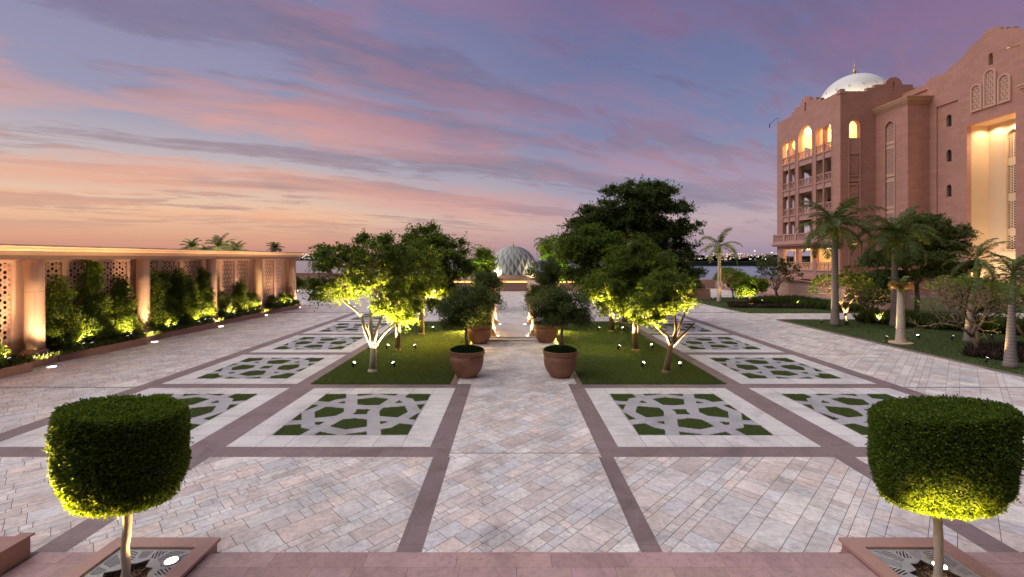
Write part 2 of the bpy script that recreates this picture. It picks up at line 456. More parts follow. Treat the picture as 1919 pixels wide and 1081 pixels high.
# diagonal random-length slabs, laid at 45 degrees and cut to each panel
panels = [(-26,6.13,-11.62,9.07),(-11.2,6.13,-6.5,9.07),(-6.05,6.13,-1.56,9.07),(-1.21,6.13,1.77,9.07),(-1.25,9.07,1.83,9.24),(2.07,6.13,6.5,9.07),(6.92,6.13,11.7,9.07),(12.1,6.13,28,9.07),
          (-26,9.55,-11.65,14.0),(12.2,9.55,26,14.0),(-1.25,9.265,1.83,14.35),(-1.70,14.35,2.1,59.5)]
for i in range(1, 5):
    panels += [(-19,rows[i]-.4,-11.65,rows[i]+4.45),(12.2,rows[i]-.4,17.3,rows[i]+4.45)]
panels += [(-6.36,28.75,-1.70,59.5),(2.1,28.75,6.6,59.5),(-30,33.5,-6.36,38.3),(6.6,33.5,17.2,38.3),
           (-30,38.6,-6.36,43.1),(6.6,38.6,17.2,43.1),(-30,43.4,-6.36,47.9),(6.6,43.4,28,47.9),(-30,48.2,-6.36,59.5),(6.6,48.2,28,59.5),(17.3,29.3,46,32.8)]
pv = MB()
sq = math.sqrt(.5)
ws = (.12,.15,.19,.24,.30,.37,.44); v = -48.0
pal = [(1,1,1),(1.04,1.0,.97),(.93,.90,.90),(1.0,.93,.90),(.86,.80,.79),(.97,1.0,1.04),(.80,.72,.70),(1.07,1.06,1.04),(.90,.90,.95),(1.02,.90,.85),(.86,.86,.88),(.94,.87,.83)]
big = 26
while v < 68:
    w_ = rnd.choice(ws)
    near = True
    u = -34.0+rnd.random()*.8
    while u < 68:
        L = rnd.choice((.15,.2,.27,.34,.42,.52,.7))*(.75+w_)
        xc, yc = (u-v)*sq, (u+v)*sq
        if yc > 4.0 and yc < 61.5 and -31 < xc < 47:
            gp = .004
            q = [((a-b)*sq, (a+b)*sq) for a, b in ((u+gp,v+gp),(u+L-gp,v+gp),(u+L-gp,v+w_-gp),(u+gp,v+w_-gp))]
            r_ = L+w_
            for P in panels:
                if xc+r_ < P[0] or xc-r_ > P[2] or yc+r_ < P[1] or yc-r_ > P[3]: continue
                cp = clip(q, *P)
                if len(cp) >= 3:
                    c_ = rnd.choice(pal); k_ = rnd.uniform(.90, 1.04)*(.75+.25*1/max(.7,(c_[0]+c_[1]+c_[2])/3))
                    pv.col = (c_[0]*k_, c_[1]*k_, c_[2]*k_); pv.poly(cp, .0045+.0)
        u += L
    v += w_
tag(pv.build('paving', M['slab']), kind='structure')

# ---------------------------------------------------------------- knot beds: white border, grey straps, cut turf
Z1 = [[(640,90),(878,90),(875,135),(760,150),(680,178),(555,165)],[(1000,90),(1190,90),(1005,112)],[(1230,88),(1450,88),(1415,107)],
 [(1570,88),(1815,88),(1775,160),(1635,172),(1610,138),(1525,125)],[(780,188),(862,170),(862,195)],[(1410,190),(1465,162),(1505,185)],
 [(1000,150),(1200,127),(1345,145),(1240,210),(1110,215),(997,205)],[(500,210),(565,215),(555,222),(415,278)],[(1655,210),(1745,205),(1695,270)],
 [(378,297),(378,378),(270,382)],[(525,290),(650,232),(850,250),(845,290),(755,332),(525,355)],[(988,260),(1145,262),(1105,290),(1105,313),(945,315),(980,290)],
 [(1280,245),(1525,225),(1555,290),(1440,350),(1245,335),(1240,285)],[(1690,293),(1640,378),(1560,367)],[(525,405),(635,398),(575,433),(525,428)],
 [(1248,393),(1340,400),(1250,425)],[(695,450),(830,375),(965,360),(1103,375),(1100,452),(865,483)],[(190,440),(372,427),(372,467),(470,485),(355,548),(55,550)],
 [(515,548),(580,510),(775,545)],[(840,543),(1098,508),(1098,543)],[(1255,487),(1370,465),(1465,418),(1610,432),(1560,543),(1255,543)]]
def to_uv(p):
    X, Y, _ = g(500+p[0]/5.997, 725+p[1]/6.0)
    return X, Y
cs = [to_uv(p) for p in ((55,550),(1560,545),(1815,88),(640,90))]
x0 = (cs[0][0]+cs[3][0])/2; x1 = (cs[1][0]+cs[2][0])/2; y0 = (cs[0][1]+cs[1][1])/2; y1 = (cs[2][1]+cs[3][1])/2
knots = []
for pl in Z1:
    q = []
    for p in pl:
        X, Y = to_uv(p); q.append((min(1,max(0,(X-x0)/(x1-x0))), min(1,max(0,(Y-y0)/(y1-y0)))))
    knots.append(q)
beds = []
for i, y in enumerate(rows):
    beds.append((-11.12, y, -6.80, y+4.35, False)); beds.append((7.32, y, 11.67, y+4.35, True))
beds += [(-6.05, rows[0], -1.70, rows[0]+4.35, False), (2.27, rows[0], 6.60, rows[0]+4.35, True)]
bw_ = .63
bo = MB(); st = MB(); tf = MB(); blades = []
rg = np.random.default_rng(3)
def tri_points(poly, n):
    """n random points in a polygon (fan triangles weighted by area)"""
    c_ = np.mean(poly, axis=0); T = []; A = []
    for i in range(len(poly)):
        a, b = np.array(poly[i]), np.array(poly[(i+1) % len(poly)])
        T.append((c_, a, b)); A.append(abs(np.cross(a-c_, b-c_))/2)
    A = np.array(A); idx = rg.choice(len(T), n, p=A/A.sum()); T = np.array(T)[idx]
    r1 = np.sqrt(rg.random((n, 1))); r2 = rg.random((n, 1))
    return T[:, 0]*(1-r1)+T[:, 1]*r1*(1-r2)+T[:, 2]*r1*r2
def blade_tris(P2, z, h, wd):
    n = len(P2); P = np.concatenate([P2, np.full((n, 1), z)], 1)
    a = rg.uniform(0, 2*PI, n); d = np.stack([np.cos(a), np.sin(a), np.zeros(n)], 1)
    lean = np.concatenate([rg.normal(size=(n, 2))*.4, np.ones((n, 1))], 1)
    hh = h*rg.uniform(.5, 1.2, (n, 1))
    return np.stack([P-d*wd/2, P+d*wd/2, P+lean*hh], 1)
for X0, Y0, X1, Y1, mir in beds:
    n = 7; sx = (X1-X0)/n; sy = (Y1-Y0-2*bw_)/5; gp = .004
    def pc(a, b, c_, d):
        k_ = rnd.uniform(.93, 1.04); bo.col = (k_, k_*rnd.uniform(.98,1.0), k_*rnd.uniform(.97,1.0)); bo.poly([(a+gp,b+gp),(c_-gp,b+gp),(c_-gp,d-gp),(a+gp,d-gp)], .006)
    for i in range(n):
        pc(X0+i*sx, Y0, X0+(i+1)*sx, Y0+bw_); pc(X0+i*sx, Y1-bw_, X0+(i+1)*sx, Y1)
    for i in range(5):
        pc(X0, Y0+bw_+i*sy, X0+bw_, Y0+bw_+(i+1)*sy); pc(X1-bw_, Y0+bw_+i*sy, X1, Y0+bw_+(i+1)*sy)
    a0, b0, a1, b1 = X0+bw_, Y0+bw_, X1-bw_, Y1-bw_
    st.poly([(a0,b0),(a1,b0),(a1,b1),(a0,b1)], .006)
    for q in knots:
        pl = [((a1-u*(a1-a0)) if mir else (a0+u*(a1-a0)), b0+v_*(b1-b0)) for u, v_ in q]
        tf.poly(pl if not mir else pl[::-1], .010)
        ar = abs(sum(pl[i][0]*pl[(i+1)%len(pl)][1]-pl[(i+1)%len(pl)][0]*pl[i][1] for i in range(len(pl))))/2
        dens = 5200 if Y0 < 12 else (2600 if Y0 < 17 else 900)
        wd = .006 if Y0 < 12 else (.009 if Y0 < 17 else .016)
        blades.append(blade_tris(tri_points(pl, max(20, int(ar*dens))), .010, .028, wd))
tag(bo.build('bed_border_paving', M['white']), kind='structure')
tag(st.build('strapwork_paving', M['strap']), kind='structure')
tag(tf.build('bed_soil', M['turf']), kind='structure')
tag(quads_mesh('bed_grass', np.concatenate(blades), M['grass']), 'short green turf cut into geometric patches inside the white bordered beds', 'grass', kind='stuff')

# ---------------------------------------------------------------- lawns
lawnL = [(-6.36,14.32),(-1.93,14.32),(-1.93,28.3),(-6.36,28.3)]
lawnR = [(2.28,14.32),(6.85,14.32),(6.85,28.3),(2.28,28.3)]
gardA = [(17.3,8.0),(40,8.0),(40,29.2),(17.3,29.2)]
gardB = [(16.9,38.0),(17.3,32.9),(46,32.9),(46,46.0),(16.9,46.0)]
lb = MB()
for p in (lawnL, lawnR, gardA): lb.prism(p, .0, .02)
lb.prism(gardB, 0, .02)
tag(lb.build('lawn', M['turf']), kind='structure')
bl = []
for p, segs in ((lawnL, [(14.32,17.5,2600,.011),(17.5,22,1500,.015),(22,28.3,800,.02)]), (lawnR, [(14.32,17.5,2600,.011),(17.5,22,1500,.015),(22,28.3,800,.02)]),
                (gardA, [(8,29.2,170,.03)]), (gardB, [(32.9,46,60,.05)])):
    xs = [a[0] for a in p]
    for a, b, dn, wd in segs:
        x0_, x1_ = min(xs), min(max(xs), 30)
        n = int((b-a)*(x1_-x0_)*dn)
        P2 = np.stack([rg.uniform(x0_, x1_, n), rg.uniform(a, b, n)], 1)
        bl.append(blade_tris(P2, .02, .035 if dn > 500 else .05, wd))
tag(quads_mesh('lawn_grass', np.concatenate(bl), M['grass']), 'mown green lawn grass between the white bordered beds and in the right garden', 'grass', kind='stuff')
# stone edging of the right lawns
ed = MB(); ed.box(17.18, 7.5, 0, 17.3, 29.25, .05); ed.box(17.3, 29.17, 0, 45, 29.3, .05)
tag(ed.build('lawn_kerb', M['band']), kind='structure')

# ---------------------------------------------------------------- near steps of pink granite
sp = MB()
def slabrow(y0, y1, x0_, x1_, z0, z1, L):
    x = x0_
    while x < x1_-.05:
        e = min(x+L*rnd.uniform(.8, 1.25), x1_)
        k_ = rnd.uniform(.88, 1.08); sp.col = (k_, k_*rnd.uniform(.95,1.02), k_*rnd.uniform(.95,1.03))
        sp.box(x+.002, y0+.002, z0, e-.002, y1-.002, z1); x = e
slabrow(5.62, 5.885, -3.93, 4.46, 0.005, .15, 1.0)
k0 = 5.62
for j in range(7):
    slabrow(k0-.42, k0, -3.93, 4.46, .005, .151+.0*j, .62); k0 -= .42
slabrow(5.9, 6.13, -6.40, -5.35, .001, .006, .5); slabrow(5.9, 6.13, -3.95, 4.45, .001, .006, 1.0); slabrow(5.9, 6.13, 5.9, 6.95, .001, .006, .5)
slabrow(5.3, 5.9, -6.4, -5.35, .001, .006, .6); slabrow(5.3, 5.9, 5.9, 6.95, .001, .006, .6)
tag(sp.build('granite_steps', M['pink']), kind='structure')
ws_ = MB(); ws_.col = (1,1,1); ws_.poly([(-6.4,3.6),(-5.35,3.6),(-5.35,5.29),(-6.4,5.29)], .006); ws_.poly([(5.9,3.6),(6.95,3.6),(6.95,5.29),(5.9,5.29)], .006)
tag(ws_.build('pale_paving', M['white']), kind='structure')
for sgn, lab in ((-1, 'low dark red granite step wall at the bottom left corner'), (1, 'low dark red granite step wall at the bottom right corner')):
    x = .27+sgn*6.72
    w1 = MB(); w1.box(min(x, x+sgn*1.6), 2.5, 0, max(x, x+sgn*1.6), 6.06, .27)
    o = w1.build('step_wall', M['kerb'], bevel=.008)
    tag(o, lab, 'low wall', 'low step walls at the photo edges')
    c1 = MB(); c1.box(min(x-sgn*.03, x+sgn*.16), 2.5, .272, max(x-sgn*.03, x+sgn*.16), 6.09, .30); c1.build('coping', M['kerb'], o, bevel=.006)

# ================================================================ LAMPS
def spot_light(parent, loc, aim, energy, size, color=(1,.72,.38), blend=.6, radius=.06, name='lamp'):
    d = bpy.data.lights.new(name, 'SPOT'); d.energy = energy; d.spot_size = R(size); d.spot_blend = blend
    d.color = color; d.shadow_soft_size = radius
    o = bpy.data.objects.new(name, d); col.objects.link(o)
    o.location = loc; v_ = Vector(aim)-Vector(loc); o.rotation_euler = v_.to_track_quat('-Z', 'Y').to_euler()
    if parent: o.parent = parent; o.matrix_parent_inverse = parent.matrix_basis.inverted()
    return o
def make_spot():
    r = empty('garden_spotlight', (0,0,0))
    b = MB(); b.tube([(0,0,0),(0,0,.16)], .012, 8); b.build('stake', M['black'], r)
    b = MB(); ax_ = Vector((.5, 0, .86)); p = Vector((-.02,0,.17))
    b.tube([p-ax_*.08, p-ax_*.06, p+ax_*.09, p+ax_*.10], [.03,.05,.055,.058], 14); b.build('housing', M['black'], r)
    b = MB(); b.tube([p+ax_*.101, p+ax_*.106], [.048,.048], 14); b.build('lens', M['lensS'], r)
    return r
spot0 = make_spot(); spot_used = False
def spotlight(x, y, aim, energy, label, size=70, color=(1,.68,.32), z=.02, grp='garden spotlights on the lawns'):
    global spot_used
    r = spot0 if not spot_used else copy_tree(spot0); spot_used = True
    r.location = (x, y, z); r.rotation_euler = (0, 0, math.atan2(aim[1]-y, aim[0]-x))
    tag(r, label, 'spotlight', grp)
    bpy.context.view_layer.update()
    d = Vector((aim[0]-x, aim[1]-y, 0)).normalized()
    spot_light(r, (x+d.x*.06, y+d.y*.06, z+.30), aim, energy*9, size, color)
    return r
def ground_light(name, x, y, aim, energy, label, r_=.13, z=.006, size=80, color=(1,.62,.32), grp='round lights sunk in the plaza along the screen wall', cat='ground light', blend=.6):
    e = empty(name, (x, y, z), 0, label, cat, grp)
    b = MB(); b.lathe([(r_+.02,0),(r_+.02,.008),(r_,.012),(r_,.004)], 24); b.build('ring', M['metal'], e)
    b = MB(); b.lathe([(r_*.97,.0),(r_*.97,.013)], 24); b.build('lens', M['lensW'], e)
    spot_light(e, (x, y, z+.06), aim, energy*6, size, color, blend)
    return e

# ================================================================ LATTICE
def lattice(mb, u0, u1, v0, v1, cell, bw, fn, depth, holes=None, frame=True, inner=True):
    """pierced star and hexagon screen between u0..u1, v0..v1; bars of width bw"""
    h = cell*math.sqrt(3)/2
    segs = []
    rr = cell/2/math.cos(PI/6)
    nv = int((v1-v0)/(rr*1.5))+2; nu = int((u1-u0)/cell)+2
    def inside(p): return u0 <= p[0] <= u1 and v0 <= p[1] <= v1 and (holes is None or holes(p))
    for j in range(-1, nv):
        for i in range(-1, nu):
            cx_ = u0+cell*(i+.5*(j & 1)); cy_ = v0+rr*1.5*j
            mid = [(cx_+cell/2*math.cos(PI/3*k_), cy_+cell/2*math.sin(PI/3*k_)) for k_ in range(6)]
            for k_ in range(6): segs.append((mid[k_], mid[(k_+2) % 6]))
            inn = [(cx_+cell*.145*math.cos(PI/3*k_+PI/6), cy_+cell*.145*math.sin(PI/3*k_+PI/6)) for k_ in range(6)]
            if inner:
                for k_ in range(6): segs.append((inn[k_], inn[(k_+1) % 6]))
    for a, b in segs:
        # clip the segment to the panel
        ia, ib = inside(a), inside(b)
        if not ia and not ib: continue
        if not (ia and ib):
            if not ia: a, b = b, a
            lo, hi = 0.0, 1.0
            for _ in range(6):
                m_ = (lo+hi)/2
                if inside((a[0]+(b[0]-a[0])*m_, a[1]+(b[1]-a[1])*m_)): lo = m_
                else: hi = m_
            b = (a[0]+(b[0]-a[0])*lo, a[1]+(b[1]-a[1])*lo)
        d = (b[0]-a[0], b[1]-a[1]); L = math.hypot(*d)
        if L < .01: continue
        n_ = (-d[1]/L*bw/2, d[0]/L*bw/2)
        q = [(a[0]+n_[0],a[1]+n_[1]),(b[0]+n_[0],b[1]+n_[1]),(b[0]-n_[0],b[1]-n_[1]),(a[0]-n_[0],a[1]-n_[1])]
        dd = rnd.uniform(0, .002)
        mb.add([fn(x, y, dd) for x, y in q]+[fn(x, y, depth) for x, y in q], [(0,1,2,3),(0,4,5,1),(2,6,7,3),(1,5,6,2),(3,7,4,0)])

# ================================================================ SCREEN WALL on the left
WX = -18.0; COLY = [17.05+5.03*k_ for k_ in range(-1, 5)]
colonnade = empty('screen_wall', (-18.5, 24, 0), 0, 'long pink stone wall with pierced lattice panels and a lit cornice, left of the plaza', 'screen wall')
def keep(o, p):
    o.parent = p; o.matrix_parent_inverse = p.matrix_basis.inverted(); return o
panel_mesh = None
bands_ = MB()
for k_ in range(-1, 5):
    yc = 17.05+5.03*k_
    # three panels between this column and the next one
    if k_ < 4:
        bw3 = 1.28; gap = (5.03-3*bw3)/4
        for j in range(3):
            ys = yc+gap*(j+1)+bw3*j
            if panel_mesh is None:
                pb = MB(); lattice(pb, 0, bw3, 0, 3.22, .32, .030, lambda u, v_, w_: (-w_, u, v_), .03)
                o = pb.build('lattice_panel', M['screen']); panel_mesh = o.data
            else:
                o = bpy.data.objects.new('lattice_panel', panel_mesh); col.objects.link(o)
            o.location = (-18.60, ys, .62); keep(o, colonnade)
        # frame: pilasters, head and sill
        fr = MB(); y_ = yc
        for j in range(4):
            a = yc+(gap+bw3)*j
            fr.box(-18.72, a, .30, -18.52, a+gap, 3.84)
        fr.box(-18.71, yc, 3.84, -18.50, yc+5.03, 3.96); fr.box(-18.73, yc, .28, -18.50, yc+5.03, .62)
        keep(fr.build('panel_frame', M['screen'], bevel=.01), colonnade)
# entablature
def entab(y0_, y1_):
    e = MB()
    prof = [(-19.0,4.12),(-17.6,4.12),(-17.6,4.20),(-17.56,4.205),(-17.56,4.27),(-17.44,4.33),(-17.40,4.40),(-17.28,4.44),(-17.28,4.50),(-19.0,4.50)]
    n = len(prof)
    e.add([(a, y0_, b) for a, b in prof]+[(a, y1_, b) for a, b in prof], [tuple(range(n)), tuple(range(2*n-1, n-1, -1))]+[(i, n+i, n+(i+1)%n, (i+1)%n) for i in range(n)])
    return e
fz = MB(); fz.box(-18.98, 7.0, 3.96, -17.63, 26.9, 4.118); fz.box(-18.98, 26.93, 3.96, -17.63, 37.9, 4.118); keep(fz.build('frieze', M['frieze']), colonnade)
for a, b in ((7.0, 26.9), (26.93, 37.95)): keep(entab(a, b).build('cornice', M['sand_stone']), colonnade)
ew = MB(); ew.box(-18.72, 37.17, 0, -18.2, 37.75, 3.96); keep(ew.build('end_pier', M['sand_stone'], bevel=.01), colonnade)
# dark clipped hedge standing behind the lattice
hb = MB(); hb.box(-20.6, 5, 0, -19.6, 38, 4.0)
hd = hb.build('hedge', M['darkhedge']); tag(hd, 'dark hedge seen only through the holes of the pink lattice wall', 'hedge')
def make_column():
    r = empty('stone_column', (0,0,0))
    b = MB(); b.lathe([(.29,.26),(.285,1.2),(.277,2.6),(.268,3.66)], 36); b.build('shaft', M['drum_stone'], r, smooth=True)
    b = MB(); b.lathe([(.46,0),(.46,.06),(.43,.075),(.45,.11),(.43,.15),(.37,.165),(.39,.20),(.36,.235),(.318,.26)], 36); b.build('base', M['kerb'], r, smooth=True)
    return r
col0 = make_column()
cl = ['round sandstone column nearest the camera, leftmost of the five', 'second round column from the left, beside the tall green climber',
      'third round column from the left, between the second climber bed and the low lit shrubs', 'fourth round column from the left, glowing beside the bright conical shrub', 'last round column, at the far end of the screen wall']
COL = []
for i in range(5):
    c_ = col0 if i == 0 else copy_tree(col0)
    c_.location = (WX, 17.05+5.03*i, .30); tag(c_, cl[i], 'column', 'columns of the screen wall'); COL.append(c_)
# planter kerb with a step at every column, soil behind
kb = MB(); so_ = MB()
for i in range(-1, 4):
    y0_ = 17.05+5.03*i+.35; y1_ = y0_+3.55
    if i == -1: y0_ -= 3
    P = [(-17.42, y0_), (-16.9, y1_), (-17.50, y1_), (-17.50, y1_+1.48)]
    kb.prism([(-17.42,y0_),(-16.88,y1_),(-17.05,y1_),(-17.59,y0_)], 0, .30)
    kb.box(-17.62, y1_+.001, 0, -17.45, y1_+1.47, .30)
    kb.box(-17.60, y1_-.16, 0, -17.056, y1_-.001, .30)
    so_.poly([(-18.5,y0_),(-17.58,y0_),(-17.04,y1_-.15),(-18.5,y1_-.15)], .24); so_.poly([(-18.5,y1_-.15),(-17.6,y1_-.15),(-17.6,y1_+1.48),(-18.5,y1_+1.48)], .28)
kbo = kb.build('planter_kerb', M['kerb'], bevel=.006); tag(kbo, 'stepped red granite planter kerb running along the foot of the screen wall', 'kerb')
so_.build('soil', M['soil'], kbo)
gl = [(97,688,0),(290,641,1),(414,612,2),(498,591,3),(560,576,4)]
gn = ['round ground light nearest the camera, at the foot of the leftmost column', 'round ground light at the foot of the second column', 'round ground light at the foot of the third column', 'round ground light at the foot of the fourth column', 'farthest round ground light, at the end of the screen wall']
for x, y, i in gl:
    X, Y, _ = g(x, y)
    Xc, Yc = WX, 17.05+5.03*i
    ground_light('ground_light', max(X, -17.25), Y, (Xc+.34, Yc, 3.2), 135, gn[i], size=112, blend=1.0)
    # lamp set in the kerb between wall and column, washing the column from below
ground_light('ground_light', *g(559,545)[:2], (-20, 53, 2.5), 15, 'tiny round ground light far behind the end of the screen wall')
# small uplights hidden behind the shafts, washing the frieze
for i in range(5):
    e = empty('wall_washer', (-18.0+.47, 17.05+5.03*i-.52, .31), 0, 'small washer lamp in the kerb beside the %s column of the screen wall' % ('nearest', 'second', 'middle', 'fourth', 'farthest')[i], 'washer lamp', 'washer lamps in the kerb')
    b = MB(); b.lathe([(.05,0),(.055,.05),(.045,.055)], 12); b.build('housing', M['black'], e)
    b = MB(); b.lathe([(.036,.054),(.036,.058)], 12); b.build('lens', M['lensS'], e)
    spot_light(e, (-17.53, 17.05+5.03*i-.52, .40), (-17.74, 17.05+5.03*i-.22, 4.2), 130, 52, (1,.58,.26))

# ================================================================ GAZEBO: two pairs of stone posts on a raised white platform
pf = MB(); pf.col = (1,1,1); pf.box(-1.55, 22.1, .0, 1.95, 27.2, .16); pf.box(-1.7, 21.75, 0, 2.1, 22.1, .08)
po = pf.build('stone_platform', M['white'], bevel=.01); tag(po, 'low pale marble platform lit by small lights on the central path between the rear pots', 'platform')
def make_post():
    r = empty('pavilion_post', (0,0,0))
    b = MB(); b.box(-.26,-.26,0,.26,.26,.12); b.box(-.21,-.21,.12,.21,.21,.24); b.build('base', M['sand_stone'], r, bevel=.012)
    b = MB(); b.lathe([(.17,.24),(.19,.40),(.15,.55),(.14,1.9),(.15,2.02),(.19,2.08)], 20); b.build('shaft', M['sand_stone'], r, smooth=True)
    b = MB(); b.box(-.22,-.22,2.08,.22,.22,.24+2.0); b.build('capital', M['sand_stone'], r, bevel=.01)
    return r
p0 = make_post(); pn = 0
names = ['front left stone post of the small pavilion on the platform', 'front right stone post of the small pavilion on the platform', 'rear left stone post of the small pavilion on the platform', 'rear right stone post of the small pavilion on the platform',
         'outer front left stone post behind the rear left pot', 'outer front right stone post behind the rear right pot']
for x, y in ((-.98,22.5),(1.18,22.5),(-1.0,26.4),(1.2,26.4),(-1.75,23.2),(1.95,23.2)):
    q = p0 if pn == 0 else copy_tree(p0); q.location = (x, y, .16 if pn < 4 else .001); tag(q, names[pn], 'stone post', 'posts of the pavilion'); pn += 1
for sx, lab in ((-1.0, 'left stone beam lying on the pavilion posts'), (1.2, 'right stone beam lying on the pavilion posts')):
    b = MB(); b.box(sx-.2, 22.2, 2.401, sx+.2, 26.7, 2.62); b.box(sx-.26, 22.1, 2.621, sx+.26, 26.8, 2.70)
    tag(b.build('stone_beam', M['sand_stone'], bevel=.01), lab, 'beam', 'beams of the pavilion')
for x, y, lb_ in ((-.62,22.35,'front left'),(.83,22.35,'front right'),(-.62,26.2,'rear left'),(.83,26.2,'rear right')):
    ground_light('step_light', x, y, (x*1.5, y+.3, 2.5), 60, lb_+' small light set in the pale marble platform', .07, .161, 100, (1,.66,.36), 'small lights in the marble platform')

# ================================================================ POTS
def make_pot(fluted):
    r = empty('terracotta_pot', (0,0,0))
    prof = [(.33,0),(.35,.02),(.355,.05),(.37,.07),(.46,.18),(.53,.34),(.567,.52),(.575,.74)]
    b = MB(); b.lathe(prof, 72 if fluted else 40, flute=.05 if fluted else 0, nf=36 if fluted else 0); b.build('bowl', M['pot'], r, smooth=True)
    b = MB(); n = 48
    pr = [(.575,.74),(.585,.745),(.59,.76),(.585,.78),(.59,.84),(.605,.85),(.605,.885),(.58,.895),(.55,.88),(.545,.80)]
    b.lathe(pr, n); b.build('rim', M['pot'], r, smooth=True)
    b = MB(); b.lathe([(.40,.83),(.55,.831)], 30); b.build('soil', M['soil'], r)
    if not fluted:
        for a in (PI*.5+.3, -PI*.5+.3, .3, PI+.3):
            b = MB(); c_ = Vector((math.cos(a)*.585, math.sin(a)*.585, .72)); t_ = Vector((-math.sin(a), math.cos(a), 0))
            b.tube([c_+t_*(.07*math.cos(q))+Vector((math.cos(a)*.03,math.sin(a)*.03,.05*math.sin(q))) for q in [PI*i/8 for i in range(9)]], .014, 6)
            b.build('handle', M['pot'], r)
    # cushion of fine grass on the soil
    n = 9000; a = rg.uniform(0, 2*PI, n); q = .53*np.sqrt(rg.random(n)); hz = .84+.13*np.sqrt(np.maximum(0, 1-(q/.56)**2))
    P = np.stack([q*np.cos(a), q*np.sin(a), hz], 1)
    quads_mesh('grass_cushion', leaves(rg, P, .06, .012, .2, np.stack([np.cos(a)*q*1.5, np.sin(a)*q*1.5, np.ones(n)*.9], 1), .5), M['grasspot'], r)
    b = MB(); b.lathe([(.53,.835),(.50,.88),(.35,.93),(.15,.955),(.01,.96)], 24); b.build('moss', M['turf'], r, smooth=True)
    return r
pots = [(g(875,711),False,'large plain terracotta bowl pot left of the central path, nearest the camera on that side'),(g(1050,711),False,'large plain terracotta bowl pot right of the central path, nearest the camera on that side'),
        (g(899,646),True,'fluted terracotta pot farther back on the left of the path, beside the lit stone posts'),(g(1023,644),True,'fluted terracotta pot farther back on the right of the path, beside the lit stone posts')]
pa, pb_ = make_pot(False), make_pot(True); cnt = {False: 0, True: 0}; POTS = []
for (x, y, _), fl, lb_ in pots:
    s_ = pa if not fl else pb_
    q = s_ if cnt[fl] == 0 else copy_tree(s_); cnt[fl] += 1
    y += .42
    q.location = (x*y/(y-.42), y, .005); q.rotation_euler = (0, 0, .3*len(POTS)); tag(q, lb_, 'plant pot', 'terracotta pots along the central path'); POTS.append(q)

# ================================================================ GRATED PLANTERS for the two topiary trees
def make_tree_grate(cx, cy, lab, seed):
    rr = random.Random(seed)
    r = empty('tree_planter', (cx, cy, 0), 0, lab, 'planter', 'granite tree planters with metal grates')
    b = MB(); o_, i_ = .67, .50
    slab2d(b, rect(-o_,o_,-o_,o_), [rect(-i_,i_,-i_,i_)], .185, lambda u, v_, w_: (u, v_, w_)); b.build('kerb', M['kerb'], r)
    b = MB(); slab2d(b, rect(-o_-.03,o_+.03,-o_-.03,o_+.03), [rect(-i_+.0,i_-.0,-i_,i_)], .04, lambda u, v_, w_: (u, v_, w_+.186)); b.build('coping', M['pink2'], r, bevel=.008)
    # grate: flat frame, spokes and slotted fields round a star shaped opening
    s_ = i_-.004; hole = []
    for k_ in range(16):
        a = 2*PI*(k_+.5)/16; q = .29 if k_ % 2 else .22
        q *= (1.0+.12*math.cos(4*a)); hole.append((q*math.cos(a), q*math.sin(a)))
    holes = [hole]
    def onsq(a):
        c_, s2 = math.cos(a), math.sin(a); m_ = max(abs(c_), abs(s2)); return (c_/m_*(s_-.035), s2/m_*(s_-.035))
    for k_ in range(16):
        a0, a1 = 2*PI*k_/16+.045, 2*PI*(k_+1)/16-.045
        am = (a0+a1)/2
        ri = .335
        cell = [(ri*math.cos(a0), ri*math.sin(a0)), onsq(a0)]
        if k_ % 4 == 1 : pass
        cell += [onsq(a1), (ri*math.cos(a1), ri*math.sin(a1))]
        sl = (am+(PI/5 if k_ % 2 else -PI/4)); d = (math.cos(sl), math.sin(sl)); nrm = (-d[1], d[0])
        t = -.6
        while t < .6:
            w1 = .017
            q = [(nrm[0]*(t-w1/2*1)+d[0]*-1, nrm[1]*(t-w1/2)+d[1]*-1), (nrm[0]*(t-w1/2)+d[0], nrm[1]*(t-w1/2)+d[1]), (nrm[0]*(t+w1/2)+d[0], nrm[1]*(t+w1/2)+d[1]), (nrm[0]*(t+w1/2)-d[0], nrm[1]*(t+w1/2)-d[1])]
            cp = clipc(q, cell)
            if len(cp) >= 3:
                ar = abs(sum(cp[i][0]*cp[(i+1)%len(cp)][1]-cp[(i+1)%len(cp)][0]*cp[i][1] for i in range(len(cp))))/2
                if ar > .0002: holes.append(cp)
            t += .034
    b = MB(); slab2d(b, rect(-s_,s_,-s_,s_), holes, .012, lambda u, v_, w_: (u, v_, w_+.182)); b.build('grate', M['grate'], r)
    b = MB(); b.poly([(-.5,-.5),(.5,-.5),(.5,.5),(-.5,.5)], .06); b.build('soil', M['soil'], r)
    n = 3500; P = np.stack([rg.uniform(-.4,.4,n), rg.uniform(-.4,.4,n), .07+rg.random(n)*.05], 1)
    quads_mesh('bark_mulch', leaves(rg, P, .045, .025, .8), M['chips'], r)
    return r

TL = (-4.62, 5.40); TR = (5.13, 5.40)
make_tree_grate(TL[0], TL[1], 'granite edged planter with slotted metal grate, bottom left of the photo', 1)
make_tree_grate(TR[0], TR[1], 'granite edged planter with slotted metal grate, bottom right of the photo', 2)
# lit lamps sunk in the grates
ground_light('grate_lamp', TL[0]+.36, TL[1]+.26, (TL[0]+.05, TL[1]+.0, 1.0), 26, 'bright round lamp in the left grate', .072, .196, 75, (1,.64,.25), 'lamps in the tree grates')
ground_light('grate_lamp', TR[0]+.17, TR[1]+.17, (TR[0]-.03, TR[1]-.02, 1.1), 90, 'bright round lamp in the right grate, behind the trunk', .072, .196, 80, (1,.62,.2), 'lamps in the tree grates')
ground_light('grate_lamp', TL[0]-.92, TL[1]-.30, (TL[0]-.50, TL[1]-.12, 1.25), 480, 'round lamp in the pale paving outside the left grate', .072, .008, 70, (1,.60,.18), 'lamps in the tree grates')
